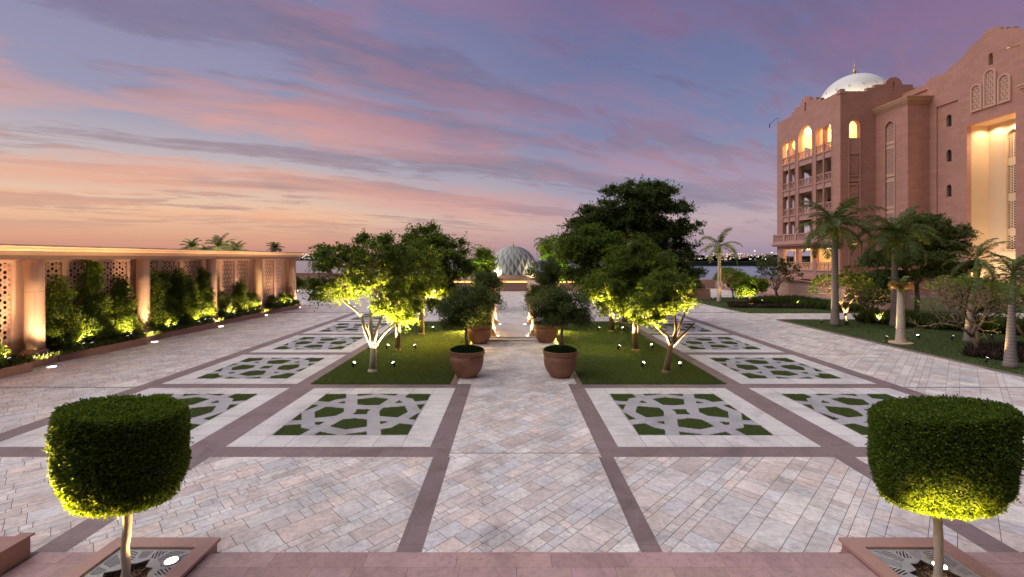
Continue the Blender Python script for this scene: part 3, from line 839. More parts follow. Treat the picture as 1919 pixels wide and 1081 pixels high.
# front lamp of the right grate, low on the near side
ground_light('step_lamp', TR[0]-.74, TR[1]-.80, (TR[0]-.23, TR[1]-.30, 1.26), 420, 'round lamp sunk in the pink step before the right planter', .05, .16, 36, (1,.60,.16), 'lamps in the tree grates')

def topiary(cx, cy, zb, zt, r, lab, seed, lean, shear):
    dd_ = math.hypot(cx, cy); sx_, sy_ = cy/dd_, -cx/dd_
    q = np.random.default_rng(seed)
    t = empty('topiary_tree', (cx, cy, .19), 0, lab, 'topiary tree', 'clipped drum topiary trees')
    h = zt-zb; n = 78000
    # profile of the drum: radius against height 0..1
    hh = np.array([0, .03, .10, .22, .40, .65, .88, .96, 1.0]); rr_ = np.array([.15, .56, .78, .915, .98, 1.0, .99, .975, .93])
    def rad(s): return np.interp(s, hh, rr_)
    n1 = int(n*.72); s = q.random(n1)**.95; a = q.uniform(0, 2*PI, n1)
    wob = 1+.008*np.sin(a*3+seed)+.012*np.sin(a*7+s*9)+.012*np.sin(s*17+a*2)
    ra = r*rad(s)*wob*(1-.09*q.random(n1)**1.5+.02*(q.random(n1)<.05))
    P1 = np.stack([ra*np.cos(a), ra*np.sin(a), zb+s*h-.19], 1); D1 = np.stack([np.cos(a), np.sin(a), (s-.35)*1.2], 1)
    n2 = int(n*.20); a2 = q.uniform(0, 2*PI, n2); r2 = r*.96*np.sqrt(q.random(n2))
    P2 = np.stack([r2*np.cos(a2), r2*np.sin(a2), zt-.19-.02*q.random(n2)-.05*(r2/r)**6+.012*np.sin(r2*21+a2*3)], 1); D2 = np.tile([0,0,1.0], (n2,1))
    n3 = n-n1-n2; a3 = q.uniform(0, 2*PI, n3); r3 = r*.85*np.sqrt(q.random(n3))
    P3 = np.stack([r3*np.cos(a3), r3*np.sin(a3), zb-.19+.16*(r3/r)**2+.03*q.random(n3)-.02], 1); D3 = np.tile([0,0,-1.0], (n3,1))
    P = np.concatenate([P1,P2,P3]); D = np.concatenate([D1,D2,D3])
    # thin patches, and stray shoots standing out of the clipped surface
    gapn = np.sin(P[:,0]*13+seed)*np.sin(P[:,1]*12+2)*np.sin(P[:,2]*11+seed)+.5*np.sin(P[:,0]*31)*np.sin(P[:,2]*27+P[:,1]*29)
    kp = q.random(len(P)) < np.where(gapn > .42, .45, 1.0); P = P[kp]; D = D[kp]
    ns = 260; ii = q.integers(0, len(P), ns); Ps = np.repeat(P[ii], 7, 0)+np.repeat(unit(D[ii]+q.normal(size=(ns,3))*.3), 7, 0)*np.tile(np.linspace(0, .05, 7), ns)[:, None]
    P = np.concatenate([P, Ps]); D = np.concatenate([D, np.repeat(D[ii], 7, 0)])
    P[:, 2] += shear*(P[:, 0]*sx_+P[:, 1]*sy_)
    quads_mesh('crown', leaves(q, P+q.normal(size=P.shape)*.006, .036, .018, .1, D*.5, 1.0), M['topiary'], t)
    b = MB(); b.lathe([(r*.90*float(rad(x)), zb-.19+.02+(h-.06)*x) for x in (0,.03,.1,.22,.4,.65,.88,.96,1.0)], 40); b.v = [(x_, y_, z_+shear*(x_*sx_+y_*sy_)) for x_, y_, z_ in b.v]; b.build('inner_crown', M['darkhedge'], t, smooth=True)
    b = MB(); pts = [(lean*math.sin(z_*2.2)*.4+.006*math.sin(z_*13), .008*math.cos(z_*9), z_) for z_ in np.linspace(-.12, zb-.05, 14)]
    b.tube(pts, [.045*(1.3-.3*min(1, i/2))*(1+.06*math.sin(i*2.1)) for i in range(14)], 14); b.build('trunk', M['bark_pale'], t, smooth=True)
    return t
topiary(TL[0], TL[1], 1.08, 2.22, .625, 'clipped drum shaped topiary tree at the left edge, lit yellow along its lower left side', 4, .05, -.15)
topiary(TR[0], TR[1], 1.05, 2.21, .655, 'clipped drum shaped topiary tree at the right edge, lit yellow at its middle', 9, -.03, .20)

# ================================================================ TREES
def limb(mb, p, q, r0, r1, q_, n=6, sides=7, sag=.12):
    p = Vector(p); q = Vector(q); d = q-p; L = d.length; pts = []
    off = Vector((q_.normal(), q_.normal(), q_.normal()*.4))*L*sag
    for i in range(n+1):
        t = i/n; pts.append(p+d*t+off*math.sin(PI*t)*.6+Vector((0,0,1))*L*.10*math.sin(PI*t)+Vector((q_.normal(),q_.normal(),q_.normal()))*L*.012)
    mb.tube(pts, [r0+(r1-r0)*i/n for i in range(n+1)], sides); return pts
def tree(name, label, cat, group, base, stems, lobes, seed, nclump=60, nleaf=260, L=.11, W=.045, cr=.42, lm='leaf', bm='bark', r0=.12, flat=.55, cover=1.35, twigs=True, z0=.0, spray=True):
    """stems: list of polylines from the base; lobes: (x,y,z,rx,ry,rz) in tree space"""
    q = np.random.default_rng(seed)
    t = empty(name, (base[0], base[1], z0), 0, label, cat, group)
    tb = MB(); ends = []
    for st_, ra, rb in stems:
        n = len(st_); tb.tube(st_, [ra+(rb-ra)*i/(n-1) for i in range(n)], 12); ends.append((Vector(st_[-1]), rb))
    tb.tube([(0,0,-.05),(0,0,.04),(0,0,.12)], [stems[0][1]*1.5, stems[0][1]*1.25, stems[0][1]], 12)
    centres = []; cl_lobe = []
    vol = np.array([l[3]*l[4]+l[4]*l[5]+l[3]*l[5] for l in lobes]); vol /= vol.sum()
    lb_pts = []
    for l in lobes:
        c_ = Vector(l[:3]); e = min(ends, key=lambda a: (a[0]-c_).length)
        lb_pts.append(limb(tb, e[0], c_+Vector((0,0,-l[5]*.1)), e[1]*.95, e[1]*.35, q, sag=.08))
    C_ = []
    for i, l in enumerate(lobes):
        for k_ in range(max(3, int(nclump*vol[i]))):
            d = q.normal(size=3); d /= np.linalg.norm(d); rr = q.random()**(1/3.4)
            if d[2] < -.35: d[2] *= .5
            C_.append((i, Vector((l[0]+d[0]*l[3]*rr, l[1]+d[1]*l[4]*rr, l[2]+d[2]*l[5]*rr))))
    Ps = []; Ds = []
    for i, c_ in C_:
        src = lb_pts[i][int(q.integers(2, len(lb_pts[i])))]
        if twigs: limb(tb, src, c_, r0*.16, r0*.04, q, 4, 4, .1)
        m_ = int(nleaf*q.uniform(.6, 1.4)*cover); s = cr*q.uniform(.7, 1.35)
        if spray:
            # feathery sprays: leaflets set along short drooping rachises
            ns = max(4, m_//14)
            a = unit(q.normal(size=(ns, 3))*np.array([1,1,.45])+np.array([0,0,.15]))
            ln = s*q.uniform(.45, 1.2, (ns, 1)); per = m_//ns
            tt = (np.arange(per)+q.random(per))/per
            pp = a[:, None, :]*(ln[:, None, :]*tt[None, :, None]); pp[:, :, 2] -= (tt**2)[None, :]*s*.25
            pp = pp.reshape(-1, 3)+q.normal(size=(ns*per, 3))*s*.045
            Ds.append(np.repeat(a, per, 0)*.5)
        else:
            pp = unit(q.normal(size=(m_, 3)))*(q.random((m_, 1))**.45)*s; pp[:, 2] *= flat; Ds.append(unit(pp)*.6)
        Ps.append(pp+np.array(c_))
    P = np.concatenate(Ps); D = np.concatenate(Ds)
    quads_mesh('crown', leaves(q, P, L, W, .5, D, 1.0), M[lm], t)
    tb.build('trunk', M[bm], t, smooth=True)
    return t
def at(px, Y): return (px-957)/845*Y
def hz(py, Y): return 4+(484-py)/845*Y

LG = 'trees standing on the two lawns'
# front left tree: pale forked trunk
x, y, _ = g(698, 697)
tree('lawn_tree', 'tree with a brightly lit white forked trunk at the front of the left lawn', 'tree', LG, (x, y),
     [([(0,0,0),(.02,0,.5),(.03,0,.85)], .13, .10), ([(.03,0,.80),(-.12,.02,1.15),(-.30,.05,1.55),(-.42,.1,1.95)], .085, .05), ([(.03,0,.80),(0,-.05,1.2),(-.05,-.08,1.6),(.0,-.1,2.2)], .09, .06),
      ([(.04,0,.85),(.22,.02,1.15),(.42,.1,1.4),(.75,.2,1.7)], .075, .04), ([(.05,0,.95),(.16,-.05,1.5),(.35,0,2.0),(.30,.1,2.5)], .07, .04)],
     [(-1.25,.1,3.9,.85,1.0,.75),(.1,0,4.15,1.05,1.1,.75),(-.2,-.3,3.1,1.15,1.0,.65),(1.15,.2,3.6,.8,1.0,.8),(-1.5,.2,2.75,.75,.8,.45),(-2.0,0,3.0,.45,.5,.35),(.8,.2,2.3,.75,.8,.5)], 11, 150, 210, .105, .05, .42, r0=.13, bm='bark_pale')
x, y, _ = g(745, 657)
tree('lawn_tree', 'middle tree of the left lawn, half hidden behind the white forked one', 'tree', LG, (x, y),
     [([(0,0,0),(.03,0,.8),(0,0,1.4)], .13, .09)], [(.3,0,3.9,1.3,1.3,.9),(-.3,0,2.9,1.2,1.1,.6),(1.2,-.2,3.0,1.0,1.0,.7),(-.2,-.6,2.1,.9,.7,.45),(.9,-.5,2.1,.9,.7,.45),(.2,-.4,1.6,.9,.6,.3)], 12, 120, 260, .12, .05, .48, r0=.12)
x, y, _ = g(790, 627)
tree('lawn_tree', 'tall rear tree of the left lawn whose bright green right side overlaps the sea', 'tree', LG, (x, y),
     [([(0,0,0),(.0,0,.9),(.05,0,1.9)], .15, .10)], [(.2,0,5.0,1.2,1.2,.8),(1.2,0,4.4,1.2,1.2,1.0),(-.2,0,3.9,1.5,1.4,.8),(1.5,0,3.4,1.3,1.2,.7),(.3,-.4,2.7,1.4,1.2,.6),(1.2,-.3,2.2,1.2,.9,.45)], 13, 125, 250, .15, .065, .6, r0=.14)
# right lawn
x, y, _ = g(1248, 699)
tree('lawn_tree', 'small forked tree with bare twigs on its right at the front of the right lawn', 'tree', LG, (x, y),
     [([(0,0,0),(.08,0,.45),(.18,0,.95)], .12, .085), ([(.18,0,.93),(.05,0,1.3),(-.25,0,1.55)], .07, .045), ([(.2,0,.93),(.35,0,1.5),(.30,0,2.2)], .06, .04), ([(.2,0,.93),(.55,0,1.3),(1.0,0,1.75)], .06, .03), ([(.2,0,.93),(.5,.1,1.6),(.8,.1,2.3)], .05, .03)],
     [(-.5,0,2.5,.85,.8,.55),(.4,.2,2.45,.7,.8,.55),(-.1,0,3.1,.9,.8,.5),(-.75,-.1,1.95,.55,.6,.3)], 14, 90, 210, .10, .045, .36, r0=.11)
# its bare twigs
x, y, _ = g(1191, 658)
tree('lawn_tree', 'middle tree of the right lawn with a straight lit trunk and dense low crown', 'tree', LG, (x, y),
     [([(0,0,0),(-.02,0,.8),(.0,0,1.5)], .14, .10)], [(0,0,3.8,1.3,1.3,.9),(-1.1,0,3.0,1.1,1.1,.8),(1.1,.0,3.1,1.1,1.0,.8),(0,-.5,2.3,1.2,.8,.5),(-.9,-.4,1.9,.8,.7,.4),(.5,-.4,1.75,.8,.6,.35)], 15, 130, 270, .12, .055, .48, r0=.12)
x, y, _ = g(1146, 622)
tree('lawn_tree', 'rear tree of the right lawn, bright yellow green towards the path', 'tree', LG, (x, y),
     [([(0,0,0),(0,0,.9),(.0,0,1.9)], .15, .10)], [(-1.9,0,4.3,1.1,1.1,.9),(-.7,0,4.8,1.4,1.3,1.0),(.6,0,4.3,1.5,1.3,1.0),(-1.2,0,3.1,1.6,1.2,.8),(-.2,-.3,2.6,1.5,1.1,.6),(-1.2,-.3,2.0,1.1,.8,.4),(.8,-.3,2.1,1.3,.8,.45)], 16, 145, 260, .15, .065, .6, r0=.14)
# the big dark tree behind the right lawn
tree('big_tree', 'tallest tree, a broad dark layered crown behind the right lawn', 'tree', None, (7.1, 27.6),
     [([(0,0,0),(.1,0,1.5),(.0,0,3.0)], .30, .22), ([(0,0,2.9),(-1.0,0,4.2),(-1.6,0,5.2)], .17, .10), ([(0,0,2.9),(.5,0,4.6),(.6,0,6.2)], .17, .10), ([(0,0,2.9),(1.5,0,4.0),(2.4,0,5.0)], .15, .09)],
     [(.9,0,8.15,2.3,1.7,.50),(-.9,0,7.0,1.9,1.6,.50),(2.0,0,7.1,1.9,1.5,.6),(-2.3,0,6.0,1.5,1.4,.5),(.3,0,6.2,2.1,1.6,.6),(3.0,0,5.8,1.6,1.4,.6),(-.3,0,5.0,2.6,1.6,.7),(2.6,0,4.4,1.9,1.4,.7),(-3.0,0,4.9,1.3,1.2,.6),(1.2,0,3.6,2.4,1.4,.6),(3.2,0,3.1,1.4,1.2,.5),(.8,0,7.3,1.6,1.3,.7),(-1.6,0,6.4,1.5,1.3,.6),(1.6,0,5.6,2.0,1.4,.7),(-2.0,0,5.4,1.8,1.3,.6),(-2.6,0,4.0,1.3,1.1,.6)], 21, 470, 240, .17, .07, .60, lm='leafdark', r0=.30, cover=1.1)
tree('lawn_tree', 'dark low tree directly right of the trunk of the tallest tree', 'tree', LG, (9.6, 28.2),
     [([(0,0,0),(0,0,1.2),(0,0,2.1)], .14, .10)], [(-.2,0,3.6,1.3,1.2,.7),(.8,0,2.6,1.1,1.0,.6),(-.6,0,2.4,1.1,1.0,.5)], 23, 70, 230, .15, .06, .5, lm='leafdark', r0=.14)

# pot trees
def pot_tree(i, dx_, lobes, seed, lab, n):
    p = POTS[i].location
    tree('potted_tree', lab, 'potted tree', 'small trees planted in the terracotta pots', (p.x, p.y),
         [([(0,0,-.05),(dx_*.3,0,.35),(dx_*.6,0,.75)], .055, .045)], lobes, seed, n, 230, .075, .036, .27, lm='leafolive', r0=.09, flat=.8, z0=.88, spray=False)
pot_tree(0, -.05, [(-.1,0,1.35,.85,.75,.48),(.05,0,1.75,.75,.6,.42),(-.15,0,1.0,.8,.6,.25)], 31, 'dark bushy tree growing from the nearest left pot', 80)
pot_tree(1, .12, [(.1,0,1.35,.95,.8,.5),(-.35,0,1.7,.7,.6,.42),(.3,0,1.1,.8,.6,.3),(-.45,0,1.15,.6,.5,.3)], 32, 'dark bushy tree growing from the nearest right pot', 90)
pot_tree(2, .1, [(.25,0,1.4,.75,.7,.5),(.35,0,2.0,.65,.6,.45),(.4,0,1.0,.6,.6,.3)], 33, 'sparse taller tree in the farther left fluted pot', 60)
pot_tree(3, .0, [(-.1,0,2.3,.8,.7,.55),(0,0,1.6,.9,.8,.6),(-.3,0,1.2,.7,.7,.35),(.2,0,2.7,.6,.6,.4)], 34, 'taller tree in the farther right fluted pot, lit green on its left', 85)

# low bright green trees behind the lawns, next to the dome
for px_c, Yc, lab, sd_, zc_ in ((1047, 36, 'bright yellow green lit tree between the dome and the big dark tree', 41, 4.5), (905, 35, 'bright green lit tree at the left of the dome, behind the rear left tree', 42, 3.6)):
    tree('lit_tree', lab, 'tree', 'lit trees beside the dome', (at(px_c, Yc), Yc), [([(0,0,0),(0,0,1.0),(0,0,2.0)], .14, .1)],
         [(0,0,zc_,1.3 if sd_ == 41 else .8,1.3,1.2),(0.3,0,zc_-1.5,1.4 if sd_ == 41 else .8,1.2,1.0)], sd_, 70, 230, .20, .07, .6, lm='leafbright', r0=.14)

# ---- palms
def palm(name, label, base, H, r_b, r_t, nf, fl, droop, seed, group='palm trees', leafm='palmleaf', lean=(0,0), shaft=.9, lwid=.045, per=44, llen=.42, barkm='bark_grey', up=.9, cat='palm tree', z0=.02, fthick=True):
    q = np.random.default_rng(seed)
    t = empty(name, (base[0], base[1], z0), 0, label, cat, group)
    b = MB(); n = 26; pts = []; rad = []
    for i in range(n+1):
        s = i/n; pts.append((lean[0]*s*s, lean[1]*s*s, H*s))
        r_ = r_b+(r_t-r_b)*min(1, s*1.15)**.7+.04*math.exp(-s*14)*r_b*6
        rad.append(r_*(1+(.035 if i % 2 else -.02)))
    b.tube(pts, rad, 16); b.build('trunk', M[barkm], t, smooth=True)
    top = Vector(pts[-1])
    if shaft > 0:
        b = MB(); b.tube([top, top+Vector((0,0,shaft*.3)), top+Vector((0,0,shaft*.8)), top+Vector((0,0,shaft))], [r_t*1.05, r_t*1.25, r_t*.8, r_t*.45], 14); b.build('crownshaft', M['palmshaft'], t, smooth=True)
        top = top+Vector((0,0,shaft*.92))
    for f in range(nf):
        az = 2*PI*f*.381966+q.uniform(-.2,.2); el = up*(1-(f/nf)*1.45)+q.uniform(-.12,.12); L = fl*q.uniform(.85, 1.1)
        d = Vector((math.cos(az), math.sin(az), 0)); p = top.copy(); pts = [p.copy()]; a = el; m_ = 22; dk = q.uniform(.75, 1.15)
        for i in range(m_):
            p = p+(d*math.cos(a)+Vector((0,0,1))*math.sin(a))*L/m_; pts.append(p.copy()); a -= droop*dk/m_*(.4+1.2*i/m_)
        rb = MB(); rb.tube(pts[::2]+[pts[-1]], [.022*(1-.8*i/12) for i in range(len(pts[::2])+1)], 4, False)
        fr = rb
        side = d.cross(Vector((0,0,1)))
        V = []
        for k_ in range(per):
            s = .10+.90*k_/per; ii = min(m_-1, int(s*m_)); fr_ = s*m_-ii; c_ = pts[ii].lerp(pts[ii+1], fr_); tn = (pts[ii+1]-pts[ii]).normalized()
            ll = llen*math.sin(PI*min(1, .16+s*.86))**.6*q.uniform(.8, 1.15)
            for sg in (-1, 1):
                dr = (side*sg*.8+tn*.7+Vector((0,0,q.uniform(-.35,.35)))).normalized(); e1 = c_+dr*ll*.55; e2 = c_+dr*ll+Vector((0,0,-ll*(.12+.25*q.random())))
                wv = tn*lwid/2
                fr.add([c_-wv*.6, c_+wv*.6, e1+wv, e1-wv], [(0,1,2,3)]); fr.add([e1-wv, e1+wv, e2], [(0,1,2)])
        fr.build('frond', M[leafm], t)
    return t
PG = 'palm trees of the right garden'
x, y, _ = g(1565, 611)
palm('royal_palm', 'tall grey palm in front of the balconies, leftmost of the near palms', (x, y), 5.0, .23, .14, 21, 2.55, 1.9, 51, PG, llen=.58, per=70, shaft=1.0, lwid=.045, up=1.35)
x, y, _ = g(1677, 612)
palm('royal_palm', 'tall grey palm just behind the short orange lit palm', (x, y), 4.5, .23, .14, 21, 2.55, 1.9, 52, PG, llen=.58, per=70, shaft=.9, lwid=.045, up=1.35)
x, y, _ = g(1817, 641)
palm('royal_palm', 'palm with a green crownshaft and ragged upright fronds behind the bare branched tree', (x, y), 3.1, .22, .11, 11, 1.6, 1.5, 53, PG, llen=.34, per=50, shaft=.9, up=1.4, lean=(.35,0), lwid=.03)
x, y, _ = g(1894, 689)
palm('royal_palm', 'nearest garden palm with a thick grey tapering trunk at the right edge of the photo', (x, y), 3.15, .19, .08, 14, 1.55, 1.7, 54, PG, llen=.34, per=54, shaft=.25, up=1.35, lean=(.1,0), lwid=.03)
x, y, _ = g(1348, 566)
palm('royal_palm', 'slim palm with a pale lit trunk in front of the sea', (x, y), 4.3, .19, .13, 14, 2.5, 1.9, 55, PG, llen=.5, per=50, shaft=.9, barkm='bark_pale', up=1.35, lwid=.045)
x, y, _ = g(1688, 644)
sp_ = palm('short_palm', 'short orange lit palm with a collar of dry hanging fronds', (x, y), 2.75, .20, .13, 8, .55, 1.3, 56, PG, llen=.22, per=22, shaft=.0, up=1.4, barkm='bark_pale')
V_ = []
q = np.random.default_rng(8)
n = 900; a = q.uniform(0, 2*PI, n); P = np.stack([.12*np.cos(a), .12*np.sin(a), 2.62+.18*q.random(n)], 1)
quads_mesh('dry_frond_collar', leaves(q, P, .34, .02, .2, np.stack([np.cos(a), np.sin(a), q.uniform(-.3,.4,n)], 1)*1.6, .5), M['dryfrond'], sp_)
b = MB(); b.lathe([(.46,0),(.46,.06),(.40,.07)], 28); b.build('stone_ring', M['sand_stone'], sp_)
# palms showing over the screen wall and behind the right trees
def fanpalm(px_, py_top, Y, half, seed, lab, name='date_palm', grp='date palms whose crowns show above other things', lm='palmleaf', nf=18, droop=1.5):
    X = at(px_, Y); zt = hz(py_top, Y); fl = half/845*Y
    palm(name, lab, (X, Y), zt-fl*.70, .25, .2, nf, fl, droop, seed, grp, lm, llen=fl*.28, per=34, shaft=0, lwid=.05, up=1.45)
fanpalm(360, 447, 47, 24, 61, 'pale lit palm crown, leftmost of those showing above the screen wall')
fanpalm(412, 441, 44, 34, 62, 'largest palm crown showing above the screen wall')
fanpalm(443, 451, 46, 28, 63, 'palm crown just right of the largest one above the screen wall')
fanpalm(385, 460, 50, 16, 66, 'smallest palm crown, low between two larger ones above the screen wall')
fanpalm(515, 453, 52, 18, 64, 'single dark palm crown above the far right part of the screen wall')
fanpalm(1026, 436, 46, 34, 65, 'dark feathery palm standing behind the bright green tree, right of the dome', nf=26, droop=2.4)

# ---- garden shrubs and small trees on the right
def frangipani(label, base, H, spread, seed, lit='leafbright', nleaf=10, bark='bark', group='frangipani trees', depth=6, r0=.09, L=.2, lean=(0,0), drop=0.0, name='frangipani_tree', wid=.07):
    q = np.random.default_rng(seed); t = empty(name, (base[0], base[1], .02), 0, label, 'small tree', group)
    tb = MB(); tips = []
    def rec(p, d, r_, L_, k_):
        e = p+d*L_+Vector((q.normal(),q.normal(),0))*L_*.08
        tb.tube([p, (p+e)/2+Vector((q.normal(),q.normal(),q.normal()))*L_*.05, e], [r_, r_*.86, r_*.76], 6)
        if k_ == 0: tips.append((e, d)); return
        nb = 3 if q.random() < .45 else 2
        a0 = q.uniform(0, 2*PI); s1 = d.cross(Vector((.3,.2,1))).normalized(); s2 = d.cross(s1)
        for i in range(nb):
            a = a0+2*PI*i/nb; nd = (d+(s1*math.cos(a)+s2*math.sin(a))*spread*q.uniform(.7,1.2)+Vector((0,0,.12))).normalized()
            rec(e, nd, r_*.70, L_*q.uniform(.72,.92), k_-1)
    L0 = H*.26
    rec(Vector((0,0,-.03)), Vector((lean[0], lean[1], 1)).normalized(), r0, L0, depth)
    tb.build('trunk', M[bark], t, smooth=True)
    if nleaf:
        P = []; D = []
        for e, d in tips:
            if q.random() < drop: continue
            for i in range(nleaf):
                P.append(tuple(e)); v_ = Vector((q.normal(),q.normal(),q.normal()*.5))+d*.7; D.append(tuple(v_.normalized()*1.5))
        quads_mesh('crown', leaves(q, np.array(P), L, wid, .5, np.array(D), .3), M[lit], t)
    return t
x, y, _ = g(1585, 609)
frangipani('brightly lit yellow green frangipani directly behind the tall grey palm by the balconies', (x, y), 2.9, .62, 71, nleaf=13, L=.17, r0=.10)
x, y, _ = g(1627, 606)
frangipani('bare dark branched small tree between the lit frangipani and the second grey palm', (x, y), 2.4, .75, 72, nleaf=2, L=.12, drop=.5)
x, y, _ = g(1839, 664)
frangipani('leafless pale branched tree leaning left in front of the ragged palm', (x, y), 3.0, .72, 73, nleaf=1, L=.09, r0=.085, lean=(-.35,.0), bark='bark', depth=7, drop=.6)
frangipani('yellow green leafy frangipani between the ragged palm and the nearest garden palm', (20.9, 20.2), 2.9, .65, 74, nleaf=12, L=.16, r0=.09, drop=.1)
frangipani('leafy frangipani half out of the photo behind the nearest garden palm', (21.8, 19.0), 2.6, .65, 75, nleaf=10, L=.16, r0=.09)
x, y, _ = g(1378, 560)
frangipani('pale lit frangipani behind the slim palm in front of the sea', (x-.2, y), 2.9, .68, 76, nleaf=11, L=.22, r0=.1)
x, y, _ = g(1500, 570)
frangipani('dark frangipani before the garden wall at the foot of the balcony block', (x, 43), 3.6, .65, 77, nleaf=9, L=.26, lit='leafdark', r0=.1, wid=.1)
x, y, _ = g(1455, 566)
frangipani('thin nearly bare shrub tree between the yellow lit shrub and the garden wall', (x, y), 2.5, .7, 78, nleaf=2, L=.14, drop=.4)
def shrub(label, X, Y, lobes, seed, n, lm, L=.12, W=.06, cr=.35, grp='garden shrubs', name='shrub', cat='shrub', nleaf=200, z0=.02, cover=1.2):
    return tree(name, label, cat, grp, (X, Y), [([(0,0,0),(0,0,.12),(0,0,.3)], .05, .035)], lobes, seed, n, nleaf, L, W, cr, lm=lm, r0=.08, flat=.8, z0=z0, spray=False, cover=cover)
x, y, _ = g(1408, 573)
shrub('round yellow green lit shrub tree in front of the sea, right of the slim palm', x, y, [(0,0,1.6,1.3,1.0,.75),(.3,0,1.9,1.0,.9,.6),(-.5,0,1.2,.8,.8,.4)], 81, 60, 'leafbright', .16, .09)
x, y, _ = g(1357, 566)
shrub('dark low shrub mass at the foot of the brown pavilion block', x-2.3, y+3, [(0,0,1.2,1.6,1.0,.9)], 82, 40, 'leafdark', .16, .08)
tree('garden_tree', 'large dark olive green tree in front of the plain pink wall, behind the near palms', 'tree', None, (at(1718, 32), 32),
     [([(0,0,0),(.05,0,1.2),(.0,0,2.2)], .16, .12), ([(0,0,2.1),(-.8,0,3.2)], .09, .06), ([(0,0,2.1),(.9,0,3.3)], .09, .06)],
     [(.6,0,6.5,1.4,1.2,.7),(2.0,0,5.8,1.5,1.2,.7),(-.5,0,5.6,1.8,1.3,.8),(1.6,0,4.6,1.9,1.3,.8),(-2.0,0,3.9,1.6,1.2,.9),(0,0,4.0,2.0,1.3,.8),(2.6,0,3.5,1.3,1.1,.6),(-1.8,0,2.7,1.5,1.0,.6),(1.4,0,3.0,1.8,1.1,.5)], 83, 230, 220, .17, .07, .6, lm='leafolive', r0=.18)
shrub('mass of dark leaves low before the pink wall, left of the garden tree', 25.4, 31.5, [(0,0,1.5,1.9,1.0,1.0),(-.6,0,2.3,1.2,1.0,.6)], 84, 60, 'leafolive', .16, .08, .45)
shrub('dark small palm like shrub in front of the glowing niche', 22.6, 22.2, [(0,0,1.9,.8,.7,.5),(.6,0,2.4,.6,.5,.5),(-.6,0,2.4,.5,.5,.35)], 85, 30, 'leafolive', .2, .06, .4)
# strappy hedge plants along the cross path
q = np.random.default_rng(7)
def strap_hedge(label, poly_, n, L, W, lm, name='border_plants', seed=1):
    P2 = tri_points(poly_, n); P = np.concatenate([P2, np.full((n,1), .03)], 1); D = np.concatenate([q.normal(size=(n,2))*.7, np.ones((n,1))*1.5], 1)
    o = quads_mesh(name, leaves(q, P, L, W, .1, D*1.2, .35), M[lm]); tag(o, label, 'border plants', None, 'stuff'); return o
strap_hedge('broad leaved dark green border plants beside the cross path of the right garden', [(23.2,25.6),(26.8,23.0),(28.2,25.2),(24.8,28.6),(21.6,28.2)], 9000, .75, .11, 'palmleaf')
strap_hedge('low dark purple ground cover around the leaning bare tree', [(18.4,18.3),(19.6,17.0),(27,17.4),(28,21),(20.4,20.0)], 12000, .28, .07, 'purple', 'ground_cover')
strap_hedge('dark green undergrowth along the garden wall behind the cross path', [(24.5,34),(27.0,33.2),(27.1,43),(22.0,42)], 5000, .55, .12, 'leafdark', 'undergrowth')
strap_hedge('dark brown bedding plants around the yellow lit shrub tree', [(17.6,36.2),(24,35.6),(24,38),(19,39.5)], 5000, .3, .08, 'purple', 'bedding_plants')

# climbers and shrubs against the screen wall
def climber(label, yc, w_, zt, seed, lm='leaf', n=None, x_=-17.95, z0=.26, dp=.42, L=.085, W=.045):
    h = zt-z0
    lobes = [(0,0,h*.82,dp*.6,w_*.36,h*.20),(0,0,h*.52,dp*.9,w_*.62,h*.28),(.1,0,h*.22,dp*1.1,w_*.85,h*.22)]
    tree('climbing_shrub', label, 'shrub', 'shrubs growing against the screen wall', (x_, yc), [([(0,0,0),(0,.02,h*.3),(0,0,h*.55)], .03, .02)], lobes, seed, n or int(26*h), 190, L, W, .27, lm=lm, r0=.06, flat=.9, z0=z0, spray=False)
climber('yellow lit shrub at the left edge of the photo, beside the leftmost column', 15.2, .75, 1.75, 91, 'leafbright')
climber('tall dark climber right after the leftmost column', 17.95, .72, 3.2, 92)
climber('tallest narrow climber in the middle of the nearest bay', 19.3, .70, 3.85, 93)
climber('rounded climber touching the second column on its left side', 20.75, .62, 3.05, 94)
climber('green climber right after the second column', 22.5, .6, 3.35, 95)
climber('climber second from the left in the second bay', 23.3, .6, 3.15, 96)
climber('pointed climber in the middle of the second bay, against the lattice', 24.25, .6, 3.5, 97)
climber('lower rounded climber of the second bay', 25.1, .55, 2.9, 98)
climber('tall narrow climber close to the third column', 26.35, .5, 3.3, 99)
climber('small loose shrub right after the third column', 28.2, .7, 1.75, 100, 'leafolive')
climber('bright pointed conical shrub in the third bay', 29.95, .6, 2.45, 101)
climber('lower bright shrub beside the fourth column', 31.2, .55, 1.7, 102)
climber('low shrub right after the fourth column', 33.4, .7, 1.1, 103, 'leafolive', x_=-17.7)
climber('low rounded shrub near the far end of the screen wall', 34.9, .7, 1.25, 104, x_=-17.7)
climber('last low shrub at the far end of the screen wall', 36.2, .6, .95, 105, x_=-17.7)
strap_hedge('low dark green planting covering the soil along the foot of the screen wall', [(-18.4,14),(-17.2,14),(-17.2,36.8),(-18.4,36.8)], 14000, .22, .07, 'leafolive', 'ground_planting').location.z = .24
